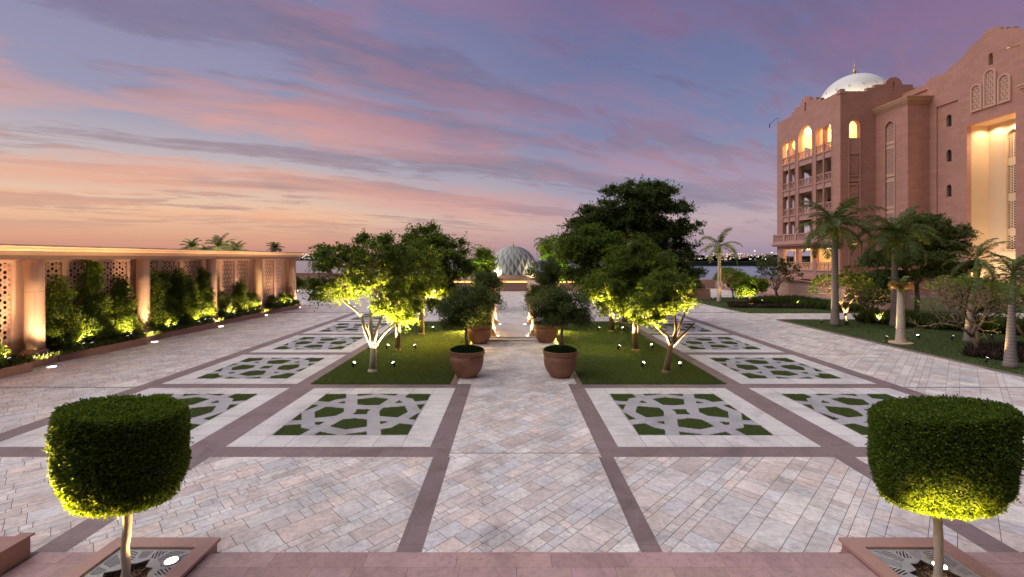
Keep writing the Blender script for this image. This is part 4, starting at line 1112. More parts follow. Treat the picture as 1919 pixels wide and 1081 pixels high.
# yellow uplights in the planting
yl = [(-17.35,14.6,15.2,'under the leftmost yellow shrub'),(-17.25,18.6,18.9,'under the first climber of the nearest bay'),(-17.15,20.2,20.7,'near the second column, under the rounded climber'),
      (-17.35,22.9,23.0,'under the green climber after the second column'),(-17.2,24.9,25.0,'under the lower rounded climber'),(-17.3,26.0,26.4,'next to the third column'),
      (-17.35,27.9,28.3,'under the small loose shrub'),(-17.2,29.6,29.9,'under the conical shrub'),(-17.2,31.0,31.2,'under the shrub by the fourth column'),(-17.2,34.4,34.9,'among the low shrubs of the last bay')]
for X, Y, ya, lb_ in yl:
    spotlight(X, Y, (-17.95, ya, 2.6), 40, 'small planter spotlight '+lb_, 95, (1,.66,.26), .26, 'spotlights in the planter of the screen wall')

# ---- lawn spotlights
T = {'a': g(698,697)[:2], 'b': g(745,657)[:2], 'c': g(790,627)[:2], 'd': g(1248,699)[:2], 'e': g(1191,658)[:2], 'f': g(1146,622)[:2]}
ls = [(663,690,'a','left of the white forked trunk'),(738,690,'a','right of the white forked trunk'),(726,655,'b','left of the middle trunk on the left lawn'),(778,655,'b','right of the middle trunk on the left lawn'),
      (764,619,'c','left of the rear trunk on the left lawn'),(812,619,'c','rear right on the left lawn'),
      (1205,690,'d','left of the small forked tree'),(1275,691,'d','right of the small forked tree'),(1160,656,'e','left of the middle trunk on the right lawn'),(1222,654,'e','right of the middle trunk on the right lawn'),
      (1122,620,'f','left of the rear trunk on the right lawn'),(1168,620,'f','right of the rear trunk on the right lawn')]
for px_, py_, k_, lb_ in ls:
    x, y, _ = g(px_, py_+3); tx, ty = T[k_]
    far = k_ in 'cf'
    spotlight(x, y, (tx+(tx-x)*.3, ty-.25, 4.0 if not far else 4.6), 620 if not far else 1000, 'lawn spotlight '+lb_, 76, (1,.66,.28))
spotlight(-2.05, 25.0, (-3.3, 20.0, -.3), 150, 'added lawn spotlight behind the rear left pot, grazing the grass of the left lawn', 140, (1,.66,.14))  # added unseen lamp, puts a warm glow on the left lawn
spotlight(2.5, 25.0, (3.6, 20.0, -.3), 50, 'added lawn spotlight behind the rear right pot, grazing the grass of the right lawn', 140, (1,.75,.22))  # likewise added, brightens the right lawn
gs = [(1540,609,(1.0,.5),3.0,90,'left of the tall palm by the balconies'),(1588,610,(.0,.3),2.4,60,'under the lit frangipani'),(1645,609,(1.0,.5),3.0,50,'between the bare tree and the second grey palm'),
      (1700,610,(-.8,.4),3.0,35,'right of the second grey palm'),(1661,641,(.7,0),1.8,45,'left of the short orange palm'),(1721,638,(-.9,-.05),1.6,130,'right of the short orange palm, glowing warm'),
      (1785,640,(.8,0),3.0,12,'left of the ragged palm'),(1859,639,(1.1,1.3),2.0,200,'beyond the purple ground cover, brightest of the right garden'),(1849,684,(.9,-.1),2.0,25,'nearest in the right garden, at the lawn edge'),
      (1335,564,(.7,0),3.0,120,'left of the slim palm'),(1410,577,(.0,1.5),1.5,170,'in front of the yellow lit shrub tree'),(1429,568,(-.8,.5),1.6,130,'right of the yellow lit shrub tree'),(1495,575,(.8,.8),2.5,30,'in front of the dark frangipani')]
for px_, py_, d, h_, e_, lb_ in gs:
    x, y, _ = g(px_, py_)
    spotlight(x, y, (x+d[0], y+d[1], h_), e_, 'garden spotlight '+lb_, 80, (1,.66,.28), .02, 'garden spotlights of the right lawns')
x = at(1040, 33.0); spotlight(x, 33.0, (at(1047,36), 36, 3.8), 420, 'spotlight under the bright tree at the right of the dome', 80, (.85,1,.35))
x = at(897, 32.5); spotlight(x, 32.5, (at(905,35), 35, 3.4), 300, 'spotlight under the bright tree at the left of the dome', 80, (.85,1,.35))
for px_, Y, h_ in ((360,45.5,3.8),(412,42.5,4.2),(443,44.5,4.0)):
    spotlight(at(px_, Y), Y, (at(px_, Y)+.2, Y+1.5, h_+1), 260, 'spotlight behind the screen wall lighting the palm crown %s' % ('at its left' if px_ == 360 else 'in the middle' if px_ == 412 else 'at its right'), 80, (1,.9,.6), 2.2)

# ================================================================ SEASIDE: dome, low walls, brown block
sw = MB(); sw.box(-60, 60.0, 0, -9.5, 60.5, 1.9)
o = sw.build('terrace_wall', M['wall_trim']); tag(o, 'low mauve wall closing the terrace towards the sea at the left', 'wall')
c1 = MB(); c1.box(-60, 59.9, 1.902, -9.4, 60.6, 2.05); c1.build('coping', M['kerb'], o)
sw = MB(); sw.box(12, 62.0, 0, 60, 62.4, 1.1)
o = sw.build('terrace_wall', M['wall_trim']); tag(o, 'low wall in front of the sea at the right, behind the lit shrubs', 'wall')
for px_, lab in ((556, 'round clipped bush beyond the end of the screen wall'), (1378, 'small dark bush rounded against the sea at the right')):
    Y = 52.0; shrub(lab, at(px_, Y), Y, [(0,0,1.1,.75,.75,.75)], 110+px_, 40, 'leaf' if px_ < 900 else 'leafdark', .14, .08, .3, 'round bushes near the sea', 'round_bush')
kiosk = empty('domed_building', (.4, 58, 0), 0, 'low stone building carrying the patterned dome at the end of the path', 'domed building')
b = MB(); b.box(-9, 55.2, 0, 10, 61, 1.05); keep(b.build('wall', M['pink2'], bevel=.02), kiosk)
b = MB(); b.box(-9.2, 54.9, 1.30, 10.2, 61.3, 1.60); keep(b.build('cornice', M['sand_stone'], bevel=.02), kiosk)
b = MB(); b.box(-8.9, 55.5, 1.05, 9.9, 60.8, 1.30); keep(b.build('cove', M['loggia']), kiosk)
b = MB(); b.box(-8.9, 55.28, 1.08, 9.9, 55.36, 1.12); keep(b.build('cove_light', emat('cove_glow', (1,.5,.16), 7)), kiosk)
# dome with split lozenge tiles
def lozenge_dome(cx_, cy_, cz_, R_, H_, parent, nM=20, nR=7):
    def P(i, j):
        th = 2*PI*i/nM; s = j/nR; a = s*PI/2
        r_ = R_*math.cos(a)**.92*(1.0 if s < 1 else 0); z_ = H_*(math.sin(a)**1.0)
        # slightly bulging shoulder
        r_ *= 1+.03*math.sin(PI*s)
        return (cx_+r_*math.cos(th), cy_+r_*math.sin(th), cz_+z_)
    b = MB()
    for j in range(-1, nR):
        for i in range(nM):
            o_ = .5*(j & 1); c_ = i+o_
            bot, top = P(c_, max(j, 0)), P(c_, min(j+2, nR)); l_, r2 = P(c_-.5, j+1), P(c_+.5, j+1)
            if j+1 >= nR:
                continue
            b.cur = 0; b.add([bot, top, l_], [(0,1,2)])
            b.cur = 1; b.add([bot, r2, top], [(0,1,2)])
    return b
b = lozenge_dome(at(961.5,58), 58, 1.95, 3.15, 3.65, None); keep(b.build('dome', [M['tileA'], M['tileB']]), kiosk)
b = MB(); b.lathe([(3.3,0),(3.3,.10),(3.2,.12),(3.2,.32),(3.24,.34),(3.1,.36)], 48, (at(961.5,58), 58, 1.6)); keep(b.build('drum', M['sand_stone']), kiosk)
b = MB(); b.lathe([(.16,0),(.2,.06),(.07,.14),(.13,.26),(.05,.36),(.02,.55),(.06,.62),(.015,.7),(.008,1.1)], 14, (at(961.5,58), 58, 5.52)); keep(b.build('finial', M['gold'], smooth=True), kiosk)
for X, lb_ in ((-2.3, 'left'), (2.9, 'right')):
    e = empty('dome_floodlight', (X+.3, 55.1, 1.61), 0, 'floodlight on the cornice lighting the %s side of the patterned dome' % lb_, 'floodlight', 'dome floodlights')
    b = MB(); b.box(-.12,-.08,0,.12,.08,.12); b.build('housing', M['black'], e); b = MB(); b.box(-.1,.081,.02,.1,.085,.10); b.build('lens', M['lensS'], e)
    spot_light(e, (X+.3, 55.2, 1.78), (.3+(X*.7), 56.3, 3.0), 420, 130, (1,.85,.5))
# brown block at the right end of the lawn trees
bb = empty('service_pavilion', (17, 45, 0), 0, 'low brown red block with a pale coping before the sea', 'pavilion')
b = MB(); b.box(15.2, 46, 0, 18.0, 50, 3.0); keep(b.build('wall', M['wall_trim'], bevel=.02), bb)
b = MB(); b.box(15.0, 45.8, 3.002, 18.2, 50.2, 3.18); keep(b.build('coping', M['sand_stone'], bevel=.02), bb)
b = MB(); b.box(16.7, 43.5, 0, 19.3, 45.99, 1.1); keep(b.build('low_wall', M['wall_trim'], bevel=.02), bb)
e = empty('post_lamp', (16.4, 46.5, 3.18), 0, 'small lit lamp on top of the brown red block before the sea', 'lamp')
b = MB(); b.tube([(0,0,0),(0,0,.35)], .04, 8); b.build('post', M['black'], e); b = MB(); b.lathe([(.02,.35),(.16,.45),(.18,.6),(.1,.75),(.02,.78)], 12); b.build('globe', emat('globe', (1,.7,.35), 9), e, smooth=True)

# far shore with lights
def shore(name, X0, X1, Y, h, seed, wdt=60, lo=-3.0):
    rr = random.Random(seed); b = MB(); n = 140; top = []
    for i in range(n+1):
        x = X0+(X1-X0)*i/n; top.append((x, h*rr.uniform(.45, 1.0)*min(1, 4*i/n+.2, 4*(n-i)/n+.2)))
    for i in range(n):
        (xa, za), (xb, zb) = top[i], top[i+1]
        b.add([(xa,Y,lo),(xb,Y,lo),(xb,Y,zb),(xa,Y,za),(xa,Y+wdt,lo),(xb,Y+wdt,lo),(xb,Y+wdt,zb),(xa,Y+wdt,za)], [(0,1,2,3),(3,2,6,7),(5,4,7,6)])
    o = b.build(name, M['darkhedge']); o['kind'] = 'structure'; return o
shore('far_shore', -1400, -620, 1500, 15, 3)
shore('far_shore', 430, 2200, 1100, 12, 4)
shore('breakwater', 130, 900, 420, 3.2, 5, 12)
cb = MB(); rr = random.Random(12)
for i in range(240):
    if i < 90: Y = 1490; X = at(rr.uniform(548, 640), Y); z_ = rr.uniform(1, 18); s = rr.uniform(.5, 1.6)
    else: Y = 1090; X = at(rr.uniform(1300, 1460), Y); z_ = rr.choice((2, 3, 6, 9, 12, 14))+rr.uniform(-1, 2); s = rr.uniform(.3, .9)
    cb.box(X-s, Y-1, z_, X+s, Y, z_+s*1.2)
for px_, z_ in ((1414, 21), (1372, 16), (1446, 17), (1337, 15)): cb.box(at(px_,1090)-1.2, 1088, z_, at(px_,1090)+1.2, 1090, z_+2.4)
o = cb.build('city_lights', M['cityL']); tag(o, 'many small pale lights of the far shore across the water', 'city lights', kind='stuff')
cb = MB(); rr = random.Random(2)
for i in range(46):
    Y = 1495; X = at(rr.uniform(545, 660), Y); w2 = rr.uniform(4, 12); cb.box(X-w2, Y, -3, X+w2, Y+30, rr.uniform(6, 20))
    Y = 1095; X = at(rr.uniform(1290, 1470), Y); w2 = rr.uniform(4, 14); cb.box(X-w2, Y, -3, X+w2, Y+30, rr.uniform(4, 15))
o = cb.build('distant_houses', M['wall_trim']); tag(o, 'far off low houses of the opposite shore, tiny behind the water', 'distant houses', kind='stuff')

# garden wall with lattice, along the foot of the building
gw = empty('garden_wall', (27.2, 45, 0), 0, 'terracotta lattice garden wall running in front of the pink building', 'garden wall')
b = MB(); b.box(27.25, 31, 0, 27.5, 60, 1.78); keep(b.build('wall', M['wall_trim']), gw)
b = MB(); b.box(27.1, 31, 1.782, 27.6, 60, 1.92); b.box(27.12, 31, 0, 27.247, 60, .25); keep(b.build('coping', M['kerb'], bevel=.01), gw)
b = MB()
for k_ in range(9): lattice(b, 31.3+3.2*k_, 31.3+3.2*k_+2.9, .3, 1.75, .42, .05, lambda u, v_, w_: (27.21+w_, u, v_), .04)
keep(b.build('lattice', M['screen']), gw)

# ================================================================ THE PINK BUILDING
B = empty('pink_building', (46, 50, 0), 0, 'large pink stone building with arched loggias, a glowing niche and a white dome', 'building')
def bp(mb, name, m_, **k): return keep(mb.build(name, m_, **k), B)
FL = [2.05, 6.35, 10.1, 13.85, 17.6]
def gable(c_, z, k=1.0):
    """stepped parapet with a round top, from right to left"""
    pts = [(c_+3.1*k, z), (c_+3.1*k, z+.42), (c_+2.2*k, z+.42), (c_+2.2*k, z+.8), (c_+1.05*k, z+.8)]
    for i in range(13):
        a = PI*i/12; pts.append((c_+.95*k*math.cos(a), z+.85+.85*math.sin(a)))
    pts += [(c_-1.05*k, z+.8), (c_-2.2*k, z+.8), (c_-2.2*k, z+.42), (c_-3.1*k, z+.42), (c_-3.1*k, z)]
    return pts
# --- block A, west front with loggias
C0 = 61.2; W0, W1 = 54.7, 67.7
outer = [(W0, 0), (W1, 0), (W1, 24.3)]+gable(C0, 24.3)+[(W0, 24.3)]
holes = []; bays = []
for d in (-4.35, -2.82, 2.82, 4.35): bays.append((C0+d-.66, C0+d+.66, 20.95))
bays.append((C0-1.42, C0+1.42, 22.0))
for a, b_, zt in bays: holes.append(arch(a, b_, 6.5, zt))
for a, b_ in ((C0-4.95,C0-2.1),(C0-1.42,C0+1.42),(C0+2.1,C0+4.95)): holes.append(rect(a, b_, 1.6, 5.25)); holes.append(rect(a+.3, b_-.3, .01, 1.2))
holes.append(arch(C0-.16, C0+.16, 24.0, 25.2, 6))
b = MB(); slab2d(b, outer, holes, .45, westface(40.0)); bp(b, 'wall', M['wall'])
# moulded surrounds of the arches
def surround(mb, o_, grow, t, fn, base=0):
    cx_ = (min(p[0] for p in o_)+max(p[0] for p in o_))/2; cz_ = (min(p[1] for p in o_)+max(p[1] for p in o_))/2
    out = []
    for i in range(len(o_)):
        p, q_, r_ = o_[i-1], o_[i], o_[(i+1) % len(o_)]
        d1 = (q_[0]-p[0], q_[1]-p[1]); d2 = (r_[0]-q_[0], r_[1]-q_[1]); l1 = math.hypot(*d1) or 1; l2 = math.hypot(*d2) or 1
        nx = d1[1]/l1+d2[1]/l2; ny = -d1[0]/l1-d2[0]/l2; ln = math.hypot(nx, ny) or 1
        out.append((q_[0]+nx/ln*grow, q_[1]+ny/ln*grow))
    slab2d(mb, out, [o_], t, fn)
for a, b_, zt in bays:
    b = MB(); surround(b, arch(a, b_, 6.5, zt, 14), .09, .06, lambda u, v_, w_: (39.938+w_, u, v_)); bp(b, 'arch_surround', M['wall_trim'])
# projecting cornice and terrace balcony over the ground floors
b = MB(); b.box(39.45, W0-.3, 5.75, 39.998, W1+.3, 5.95); b.box(39.30, W0-.45, 5.951, 39.998, W1+.45, 6.12); b.box(39.45, W0-.3, 6.121, 39.998, W1+.3, 6.35); bp(b, 'balcony_floor', M['wall_trim'], bevel=.02)
rl = MB(); rl.box(39.5, W0-.2, 6.351, 39.7, W1+.2, 6.5); rl.box(39.47, W0-.22, 7.3, 39.73, W1+.22, 7.45)
n = 5
for i in range(n+1):
    y_ = W0+(W1-W0)*i/n; rl.box(39.46, y_-.16, 6.351, 39.74, y_+.16, 7.55)
for i in range(n):
    y0_ = W0+(W1-W0)*i/n+.2; m_ = 5; dw = ((W1-W0)/n-.4)/m_
    for j in range(m_): rl.box(39.55, y0_+j*dw+.09, 6.501, 39.65, y0_+(j+1)*dw-.09, 7.299)
bp(rl, 'balcony_railing', M['wall_trim'])
# balconies of the bays on every storey
def bay_rail(a, b_, z, top=False):
    r_ = MB(); x_ = 40.05
    r_.box(x_, a, z-.85, x_+.35, b_, z-.1); r_.box(x_-.12, a+.002, z-.099, x_+.42, b_-.002, z+.06)
    r_.box(x_, a+.002, z+.92, x_+.16, b_-.002, z+1.06)
    m_ = max(2, int((b_-a)/.62)); dw = (b_-a)/m_
    for j in range(m_+1): r_.box(x_+.03, max(a, a+j*dw-.04), z+.061, x_+.13, min(b_, a+j*dw+.04), z+.919)
    for j in range(m_):
        cy_ = a+(j+.5)*dw; cz_ = z+.49; pts = [(x_+.08, cy_+.24*math.cos(2*PI*i/10), cz_+.33*math.sin(2*PI*i/10)) for i in range(11)]
        r_.tube(pts, .045, 5, False); r_.tube([(x_+.08, cy_, z+.06), (x_+.08, cy_, z+.92)], .03, 5)
    bp(r_, 'balcony', M['wall_trim'])
for a, b_, zt in bays:
    for z in FL[2:]: bay_rail(a, b_, z)
for a, b_ in ((C0-4.95,C0-2.1),(C0-1.42,C0+1.42),(C0+2.1,C0+4.95)): bay_rail(a, b_, FL[0]+.4)
# floors, back wall, end wall
fl_ = MB()
for z in FL[1:]+[22.9]: fl_.box(40.46, W0+.46, z-.35, 46.0, W1-.36, z-.02)
fl_.box(40.46, W0+.46, 1.7, 46.0, W1-.36, 2.0)
bp(fl_, 'loggia_floor', M['loggia'])
b = MB(); slab2d(b, rect(W0+.46, W1-.36, 0, 24.2), [rect(y_-.55, y_+.55, z+.02, z+2.5) for z in FL[1:] for y_ in (C0-4, C0+4)], .3, westface(46.0)); bp(b, 'back_wall', M['loggia'])
b = MB(); b.box(46.6, W0+.5, 0, 46.7, W1, 24); bp(b, 'dark_backing', M['dark_in'])
nh = []
for z in FL[1:]:
    nh.append(arch(41.2, 42.5, z+.05, z+3.0)); nh.append(arch(43.4, 44.9, z+.05, z+3.0))
nh.append(rect(41.2, 42.5, 2.4, 5.2)); nh.append(rect(43.2, 45.0, 2.4, 5.2))
b = MB(); slab2d(b, rect(40.46, 60, 0, 24.3), nh, .35, southface(W1-.355)); bp(b, 'north_wall', M['loggia'])
# partitions between the bays carry the storeys
for y_ in (C0-1.95, C0+1.95):
    pt = MB()
    for z, z2 in zip(FL[1:], FL[2:]+[22.5]): pt.box(40.46, y_-.22, z-.018, 41.0, y_+.22, z2-.36)
    bp(pt, 'pier', M['loggia'])
# --- block B, south front with one window column
BX1 = 53.0
outer = [(40.0+.452, 0), (BX1, 0), (BX1, 24.3)]+gable(46.5, 24.3, 1.05)+[(40.452, 24.3)]
colh = arch(41.05, 42.35, .8, 20.8)
b = MB(); slab2d(b, outer, [colh, arch(46.34, 46.66, 24.4, 25.4, 6)], .45, southface(W0)); bp(b, 'wall', M['wall'])
b = MB(); surround(b, colh, .10, .06, lambda u, v_, w_: (u, W0-.062+w_, v_)); bp(b, 'arch_surround', M['wall_trim'])
inf = MB(); 
for i, z in enumerate(FL):
    top = FL[i+1]-.6 if i < 4 else None
    if i == 4: inf.box(41.06, W0+.12, 16.9, 42.34, W0+.42, 18.65)
    else:
        inf.box(41.06, W0+.18, z-.5, 42.34, W0+.42, FL[i+1]-.7)
        inf.box(41.06, W0+.05, FL[i+1]-.95, 42.34, W0+.43, FL[i+1]-.70)
        inf.box(41.06, W0+.08, z+.1, 42.34, W0+.43, z+.3)
        lattice(inf, 41.12, 42.28, z+.45, FL[i+1]-1.1, .55, .09, lambda u, v_, w_: (u, W0+.10+w_, v_), .08)
bp(inf, 'window_infill', M['wall_trim'])
# corner cap and parapet coping of A and B
b = MB(); b.box(39.9, W0-.1, 24.0, 40.5, W0+.5, 24.55); bp(b, 'corner_cap', M['wall_trim'], bevel=.03)
b = MB(); b.box(40.5, W0+.46, 23.5, 60, W1-.4, 23.8); bp(b, 'roof', M['dark_in'])
# --- block C: stair tower with lattice windows
CX, CY = 44.3, 50.3
hC = arch(52.0, 53.3, 1.0, 20.0)
b = MB(); slab2d(b, rect(CY, W0-.002, 0, 21.2), [hC], .4, westface(CX)); bp(b, 'wall', M['wall'])
b = MB(); b.box(CX+.402, CY, 0, 47.4, CY+.4, 21.2); b.box(CX, CY-.0, 0, CX+.4, CY-.001, 21.2); bp(b, 'wall', M['wall'])
b = MB(); surround(b, hC, .14, .07, lambda u, v_, w_: (CX-.072+w_, u, v_)); bp(b, 'arch_surround', M['wall_trim'])
lt = MB(); z = 1.2
for z0_, z1_ in ((17.7, 20.0), (13.9, 16.8), (10.15, 12.9), (6.4, 9.2), (2.6, 5.4)):
    ins = (lambda p: (p[1] < 19.3 or (p[0]-52.65)**2+((p[1]-19.3)*.95)**2 < .42)) if z1_ == 20.0 else None
    lattice(lt, 52.02, 53.28, z0_, z1_, .44, .065, lambda u, v_, w_: (CX+.16+w_, u, v_), .03, ins, inner=False)
    lt.box(CX+.1, 52.01, z0_-.35, CX+.35, 53.29, z0_-.02); 
    if z0_ < 17: lt.box(CX+.12, 52.01, z1_+.02, CX+.35, 53.29, z1_+.35); lt.box(CX+.2, 52.01, z1_+.351, CX+.36, 53.29, z1_+.60)
bp(lt, 'window_lattice', M['screen'])
b = MB(); b.box(CX+1.2, 51.0, 0, CX+1.3, 54.5, 21); b.box(CX+.41, CY+.41, 20.8, 47.3, W0-.01, 21.1); b.box(CX+.41, 51.2, 0, CX+1.19, 51.3, 20.79); bp(b, 'dark_backing', M['dark_in'])
cn = MB()
def ring(mb, x0_, y0_, x1_, y1_, z0_, prof):
    pz = z0_
    for out_, h_ in prof:
        mb.box(x0_-out_, y0_-out_, pz+.001, x1_, y1_+0, pz+h_); pz += h_
ring(cn, CX, CY, 48, W0-.003, 21.2, [(.04,.12),(.12,.14),(.22,.16),(.34,.18),(.42,.14),(.48,.10)]); bp(cn, 'cornice', M['cornice'], bevel=.015)
# --- block D: main wall with niche
DX = 46.75; DC = 43.9
dz = 24.0
gp_ = [(50.6, dz), (48.2, dz), (48.2, dz+.25), (47.8, dz+.25), (47.8, dz+.5)]
for i in range(9): s = i/8; gp_.append((47.5-s*1.6, dz+.5+.95*(s**1.7)))
gp_ += [(45.9, dz+1.55), (45.3, dz+1.62), (45.3, dz+1.8), (44.85, dz+1.8)]
for i in range(13): a = PI*i/12; gp_.append((DC+.92*math.cos(a), dz+1.8+.62*math.sin(a)))
left = [(2*DC-p[0], p[1]) for p in gp_[:5+9+4]][::-1]
outer = [(37.2, 0), (50.6, 0)]+gp_+left
niche = rect(41.75, 46.2, .6, 17.6)
dh = [niche, arch(DC-.2, DC+.2, 22.85, 24.0, 8)]
wins = []
for zb_ in (18.1, 14.35, 10.6, 6.85, 3.1): wins.append(arch(47.95, 48.5, zb_, zb_+1.3, 8))
pan = rect(47.1, 49.5, 1.0, 20.6)
b = MB(); slab2d(b, outer, dh+[pan], .45, westface(DX)); bp(b, 'wall', M['wall'])
b = MB(); slab2d(b, rect(47.06, 49.54, .96, 20.64), wins, .30, westface(DX+.14)); bp(b, 'wall_panel', M['wall'])
for o_ in wins:
    w2 = MB(); y_ = (o_[0][0]+o_[1][0])/2; zb_ = o_[0][1]
    w2.box(DX+.36, y_-.3, zb_-.02, DX+.40, y_+.3, zb_+1.35); k2 = bp(w2, 'window', M['window'])
b = MB(); b.box(DX+.8, 37, 0, DX+.9, 41.3, 24); b.box(DX+.8, 46.7, 0, DX+.9, 50.5, 24); bp(b, 'dark_backing', M['dark_in'])
# niche box
NX = 49.0
b = MB(); b.box(DX+.452, 46.201, .4, NX, 46.5, 17.8); b.box(DX+.452, 41.45, .4, NX, 41.749, 17.8); b.box(DX+.452, 41.751, 17.601, NX, 46.199, 17.9); b.box(DX+.452, 41.751, .3, NX, 46.199, .599)
bp(b, 'niche_side', M['loggia2'])
hN = arch(DC-.62, DC+.62, 4.9, 16.6)
b = MB(); slab2d(b, rect(41.45, 46.5, .3, 17.9), [hN], .4, westface(NX+.001)); bp(b, 'niche_back', M['loggia2'])
b = MB(); surround(b, hN, .18, .10, lambda u, v_, w_: (NX-.1+w_, u, v_)); b.box(NX-.12, DC-1.0, 4.2, NX-.001, DC+1.0, 4.7); bp(b, 'niche_window_frame', M['loggia2'])
lt = MB()
for z0_, z1_ in ((13.9, 16.6), (10.4, 13.1), (6.9, 9.6), (5.0, 6.2)):
    lattice(lt, DC-.6, DC+.6, z0_, z1_, .44, .065, lambda u, v_, w_: (NX+.14+w_, u, v_), .03, inner=False, holes= (lambda p: p[1] < 15.9 or (p[0]-DC)**2+(p[1]-15.9)**2 < .36) if z1_ == 16.6 else None)
    if z0_ < 13: lt.box(NX+.10, DC-.61, z1_+.02, NX+.3, DC+.61, z1_+.78)
bp(lt, 'window_lattice', M['loggia2'])
b = MB(); b.box(NX+1.2, 41, 0, NX+1.3, 47, 18); bp(b, 'dark_backing', M['dark_in'])
# three arched lattice reliefs over the niche
rf = MB(); 
arcs = [(44.62, 45.75, 18.75, 21.5), (43.32, 44.50, 18.75, 22.5), (42.05, 43.20, 18.75, 21.5)]
for a, b_, z0_, z1_ in arcs:
    o_ = arch(a, b_, z0_, z1_, 12, .02); i_ = arch(a+.17, b_-.17, z0_+.17, z1_-.17, 12, .02)
    slab2d(rf, o_, [i_], .16, lambda u, v_, w_: (DX-.16+w_, u, v_)); cc = (a+b_)/2; rr_2 = (b_-a)/2-.17; zs = z1_-.17-rr_2
    lattice(rf, a+.17, b_-.17, z0_+.17, z1_-.17, .36, .06, lambda u, v_, w_: (DX-.07+w_, u, v_), .06, lambda p: p[1] < zs or (p[0]-cc)**2+(p[1]-zs)**2 < rr_2**2)
bp(rf, 'arched_relief', M['cornice2'])
# roof slab and the cornice of the nearer block at the frame edge
b = MB(); b.box(DX+.46, 37.3, 23.2, 60, 54.6, 23.5); b.box(47.4, 50.601, 0, 47.8, 54.6, 23.9); bp(b, 'roof', M['wall'])
b = MB(); b.box(DX+.46, 50.2, 0, 60, 50.6, 24.0); bp(b, 'wall', M['wall'])
b = MB(); b.box(44.6, 30, 0, 50, 38.9, 18.2); bp(b, 'wall', M['wall'])
cn = MB(); pz = 18.2
for out_, h_ in [(.04,.14),(.14,.18),(.28,.2),(.42,.2),(.5,.14)]:
    cn.box(44.6-out_, 30, pz+.001, 50, 38.9+out_, pz+h_); pz += h_
bp(cn, 'cornice', M['cornice'], bevel=.015)
# --- white dome on its drum
DXc, DYc = 50.3, 66.0
b = MB(); b.lathe([(4.9,23.5),(4.9,26.0),(5.0,26.1),(5.0,26.28),(4.5,26.32)], 48, (DXc, DYc, 0)); bp(b, 'dome_drum', M['domewhite'])
b = MB(); b.lathe([(4.45*math.cos(PI/2*i/16)**.95+.01, 26.3+4.45*math.sin(PI/2*i/16)) for i in range(17)], 64, (DXc, DYc, 0)); dm = bp(b, 'dome', M['domewhite'], smooth=True)
for i in range(16):
    b = MB(); a = 2*PI*i/16; e_ = R(24); c_ = Vector((DXc+4.40*math.cos(e_)*math.cos(a), DYc+4.40*math.cos(e_)*math.sin(a), 26.3+4.45*math.sin(e_)))
    d = Vector((math.cos(a)*math.cos(e_), math.sin(a)*math.cos(e_), math.sin(e_))); b.tube([c_-d*.1, c_+d*.12], [.26, .15], 8)
    bp(b, 'dome_boss', M['boss'])
b = MB(); b.lathe([(.3,0),(.36,.12),(.12,.25),(.26,.5),(.30,.62),(.1,.85),(.05,1.2),(.10,1.3),(.03,1.4),(.015,2.2)], 14, (DXc, DYc, 30.7)); bp(b, 'finial', M['gold'], smooth=True)
for i, a in enumerate((PI*1.02, PI*1.28, PI*1.55, PI*.75)):
    p = (DXc+6.6*math.cos(a), DYc+6.6*math.sin(a), 24.3)
    e = empty('dome_floodlight', p, a, 'rooftop floodlight at the foot of the white dome, %s side' % ('west', 'southwest', 'south', 'northwest')[i], 'floodlight', 'rooftop floodlights')
    b = MB(); b.box(-.15,-.2,0,.15,.2,.25); b.build('housing', M['black'], e); b = MB(); b.box(-.156,-.16,.05,-.151,.16,.2); b.build('lens', M['lensS'], e)
    spot_light(e, (p[0], p[1], p[2]+.4), (DXc+3*math.cos(a), DYc+3*math.sin(a), 29.0), 950, 120, (1,.84,.55))
# camera boom on the corner of the roof
bm_ = MB(); bm_.tube([(39.9,67.2,24.3),(39.9,67.2,24.9),(39.9,67.9,25.0),(39.8,69.3,24.6)], .035, 6); bm_.tube([(39.8,69.3,24.6),(39.8,69.3,24.1)], .07, 6)
o = bm_.build('roof_boom', M['black']); tag(o, 'thin black camera arm reaching out from the far roof corner of the pink building', 'camera arm')
# lamps inside the loggias and in the niche
def room_lamp(x_, y_, z_, e_, lab, col_=(1,.78,.38)):
    e = empty('ceiling_lamp', (x_, y_, z_), 0, lab, 'ceiling lamp', 'loggia ceiling lamps')
    b = MB(); b.lathe([(.16,0),(.2,.05),(.16,.14),(.03,.3)], 12); b.build('shade', M['lensW'], e)
    d = bpy.data.lights.new('bulb', 'POINT'); d.energy = e_; d.color = col_; d.shadow_soft_size = .2
    o = bpy.data.objects.new('bulb', d); col.objects.link(o); o.parent = e; o.location = (0,0,-.25)
for k_, y_ in enumerate((C0-4.2, C0, C0+4.2)):
    room_lamp(43.2, y_, 22.0, 900, 'lamp under the ceiling of the top loggia, %s' % ('near end', 'middle', 'far end')[k_])
    room_lamp(43.2, y_, 5.3, 300, 'lamp in the lowest loggia, %s' % ('near end', 'middle', 'far end')[k_])
def flood(x_, y_, z_, aim, e_, sz, lab, col_=(1,.74,.45)):
    e = empty('facade_floodlight', (x_, y_, z_), 0, lab, 'floodlight', 'facade floodlights')
    b = MB(); b.box(-.12,-.12,0,.12,.12,.16); b.build('housing', M['black'], e); b = MB(); b.box(-.1,-.1,.161,.1,.1,.165); b.build('lens', M['lensS'], e)
    spot_light(e, (x_, y_, z_+.25), aim, e_, sz, col_)
flood(47.7, 45.5, .6, (48.8, 45.5, 15), 1000, 80, 'floodlight at the foot of the niche, left')
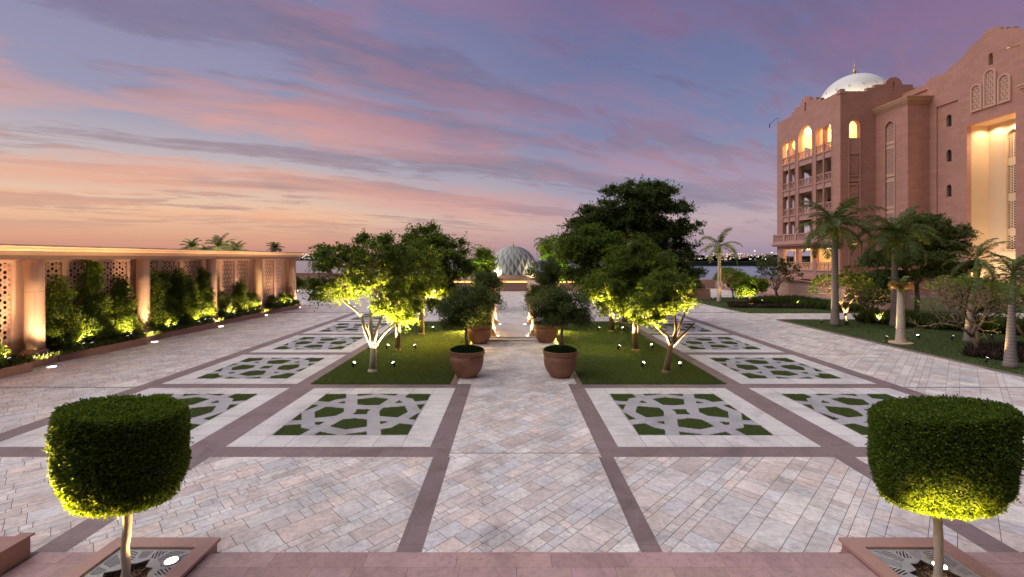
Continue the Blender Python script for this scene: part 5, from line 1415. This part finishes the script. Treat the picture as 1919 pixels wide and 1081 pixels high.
flood(47.7, 42.6, .6, (48.9, 43.6, 15), 1300, 80, 'floodlight at the foot of the niche, right')
for y_, lb_ in ((45.3,'left'),(43.6,'middle'),(42.4,'right')):
    e = empty('niche_downlight', (48.2, y_, 17.58), 0, 'lamp in the ceiling of the glowing niche, '+lb_, 'downlight', 'niche ceiling lamps')
    b = MB(); b.lathe([(.12,-.03),(.12,0)], 12); b.build('ring', M['gold'], e); spot_light(e, (48.2, y_, 17.4), (48.5, y_, 6), 330, 150, (1,.74,.46))
flood(40.9, 50.9, 24.2-3.2, (44.3, 51.5, 20.5), 0, 60, 'small unlit floodlight') if False else None
# lamp bracket at the right edge
bk = MB(); bk.tube([(44.6,38.6,22.2),(44.0,38.9,22.4),(43.3,39.2,22.3)], .05, 6); bk.lathe([(.05,0),(.18,.04),(.12,.14)], 10, (43.3,39.2,22.2)); bk.tube([(44.7,38.4,19.0),(44.7,38.4,22.3)], .06, 6)
o = bk.build('roof_lamp', M['gold']); tag(o, 'small gilded lamp bracket above the cornice at the right edge of the photo', 'lamp')

for i in range(-1, 4):  # hidden lamps added to brighten the lattice panels
    for j, o_ in enumerate((1.3, 3.6)):
        yc = 17.05+5.03*i+o_
        spotlight(-17.35, yc, (-18.6, yc+.1, 2.8), 26, 'added hidden lamp washing the lattice of bay %s, %s one' % (('zero at the photo edge','nearest','second','third','last')[i+1], ('nearer','farther')[j]), 125, (1,.66,.42), .28, 'added lamps washing the lattice panels')

for x_, y_, z_, e_, lb_ in ((-3.7, 22.0, 3.1, 1500, 'left'), (4.0, 20.2, 3.1, 620, 'right')):  # unseen lamps added only to warm and brighten the grass
    e = empty('added_downlight', (x_, y_, z_), 0, 'added unseen downlight over the %s lawn, making a warm pool on the grass' % lb_, 'downlight', 'added lawn downlights')
    b = MB(); b.lathe([(.05,0),(.05,.14),(.02,.16)], 12); b.build('housing', M['black'], e)
    spot_light(e, (x_, y_, z_-.03), (x_+(.25 if x_ < 0 else -.2), y_-.6, 0), e_, 115, (1,.60,.13) if x_ < 0 else (1,.74,.22), 1.0)
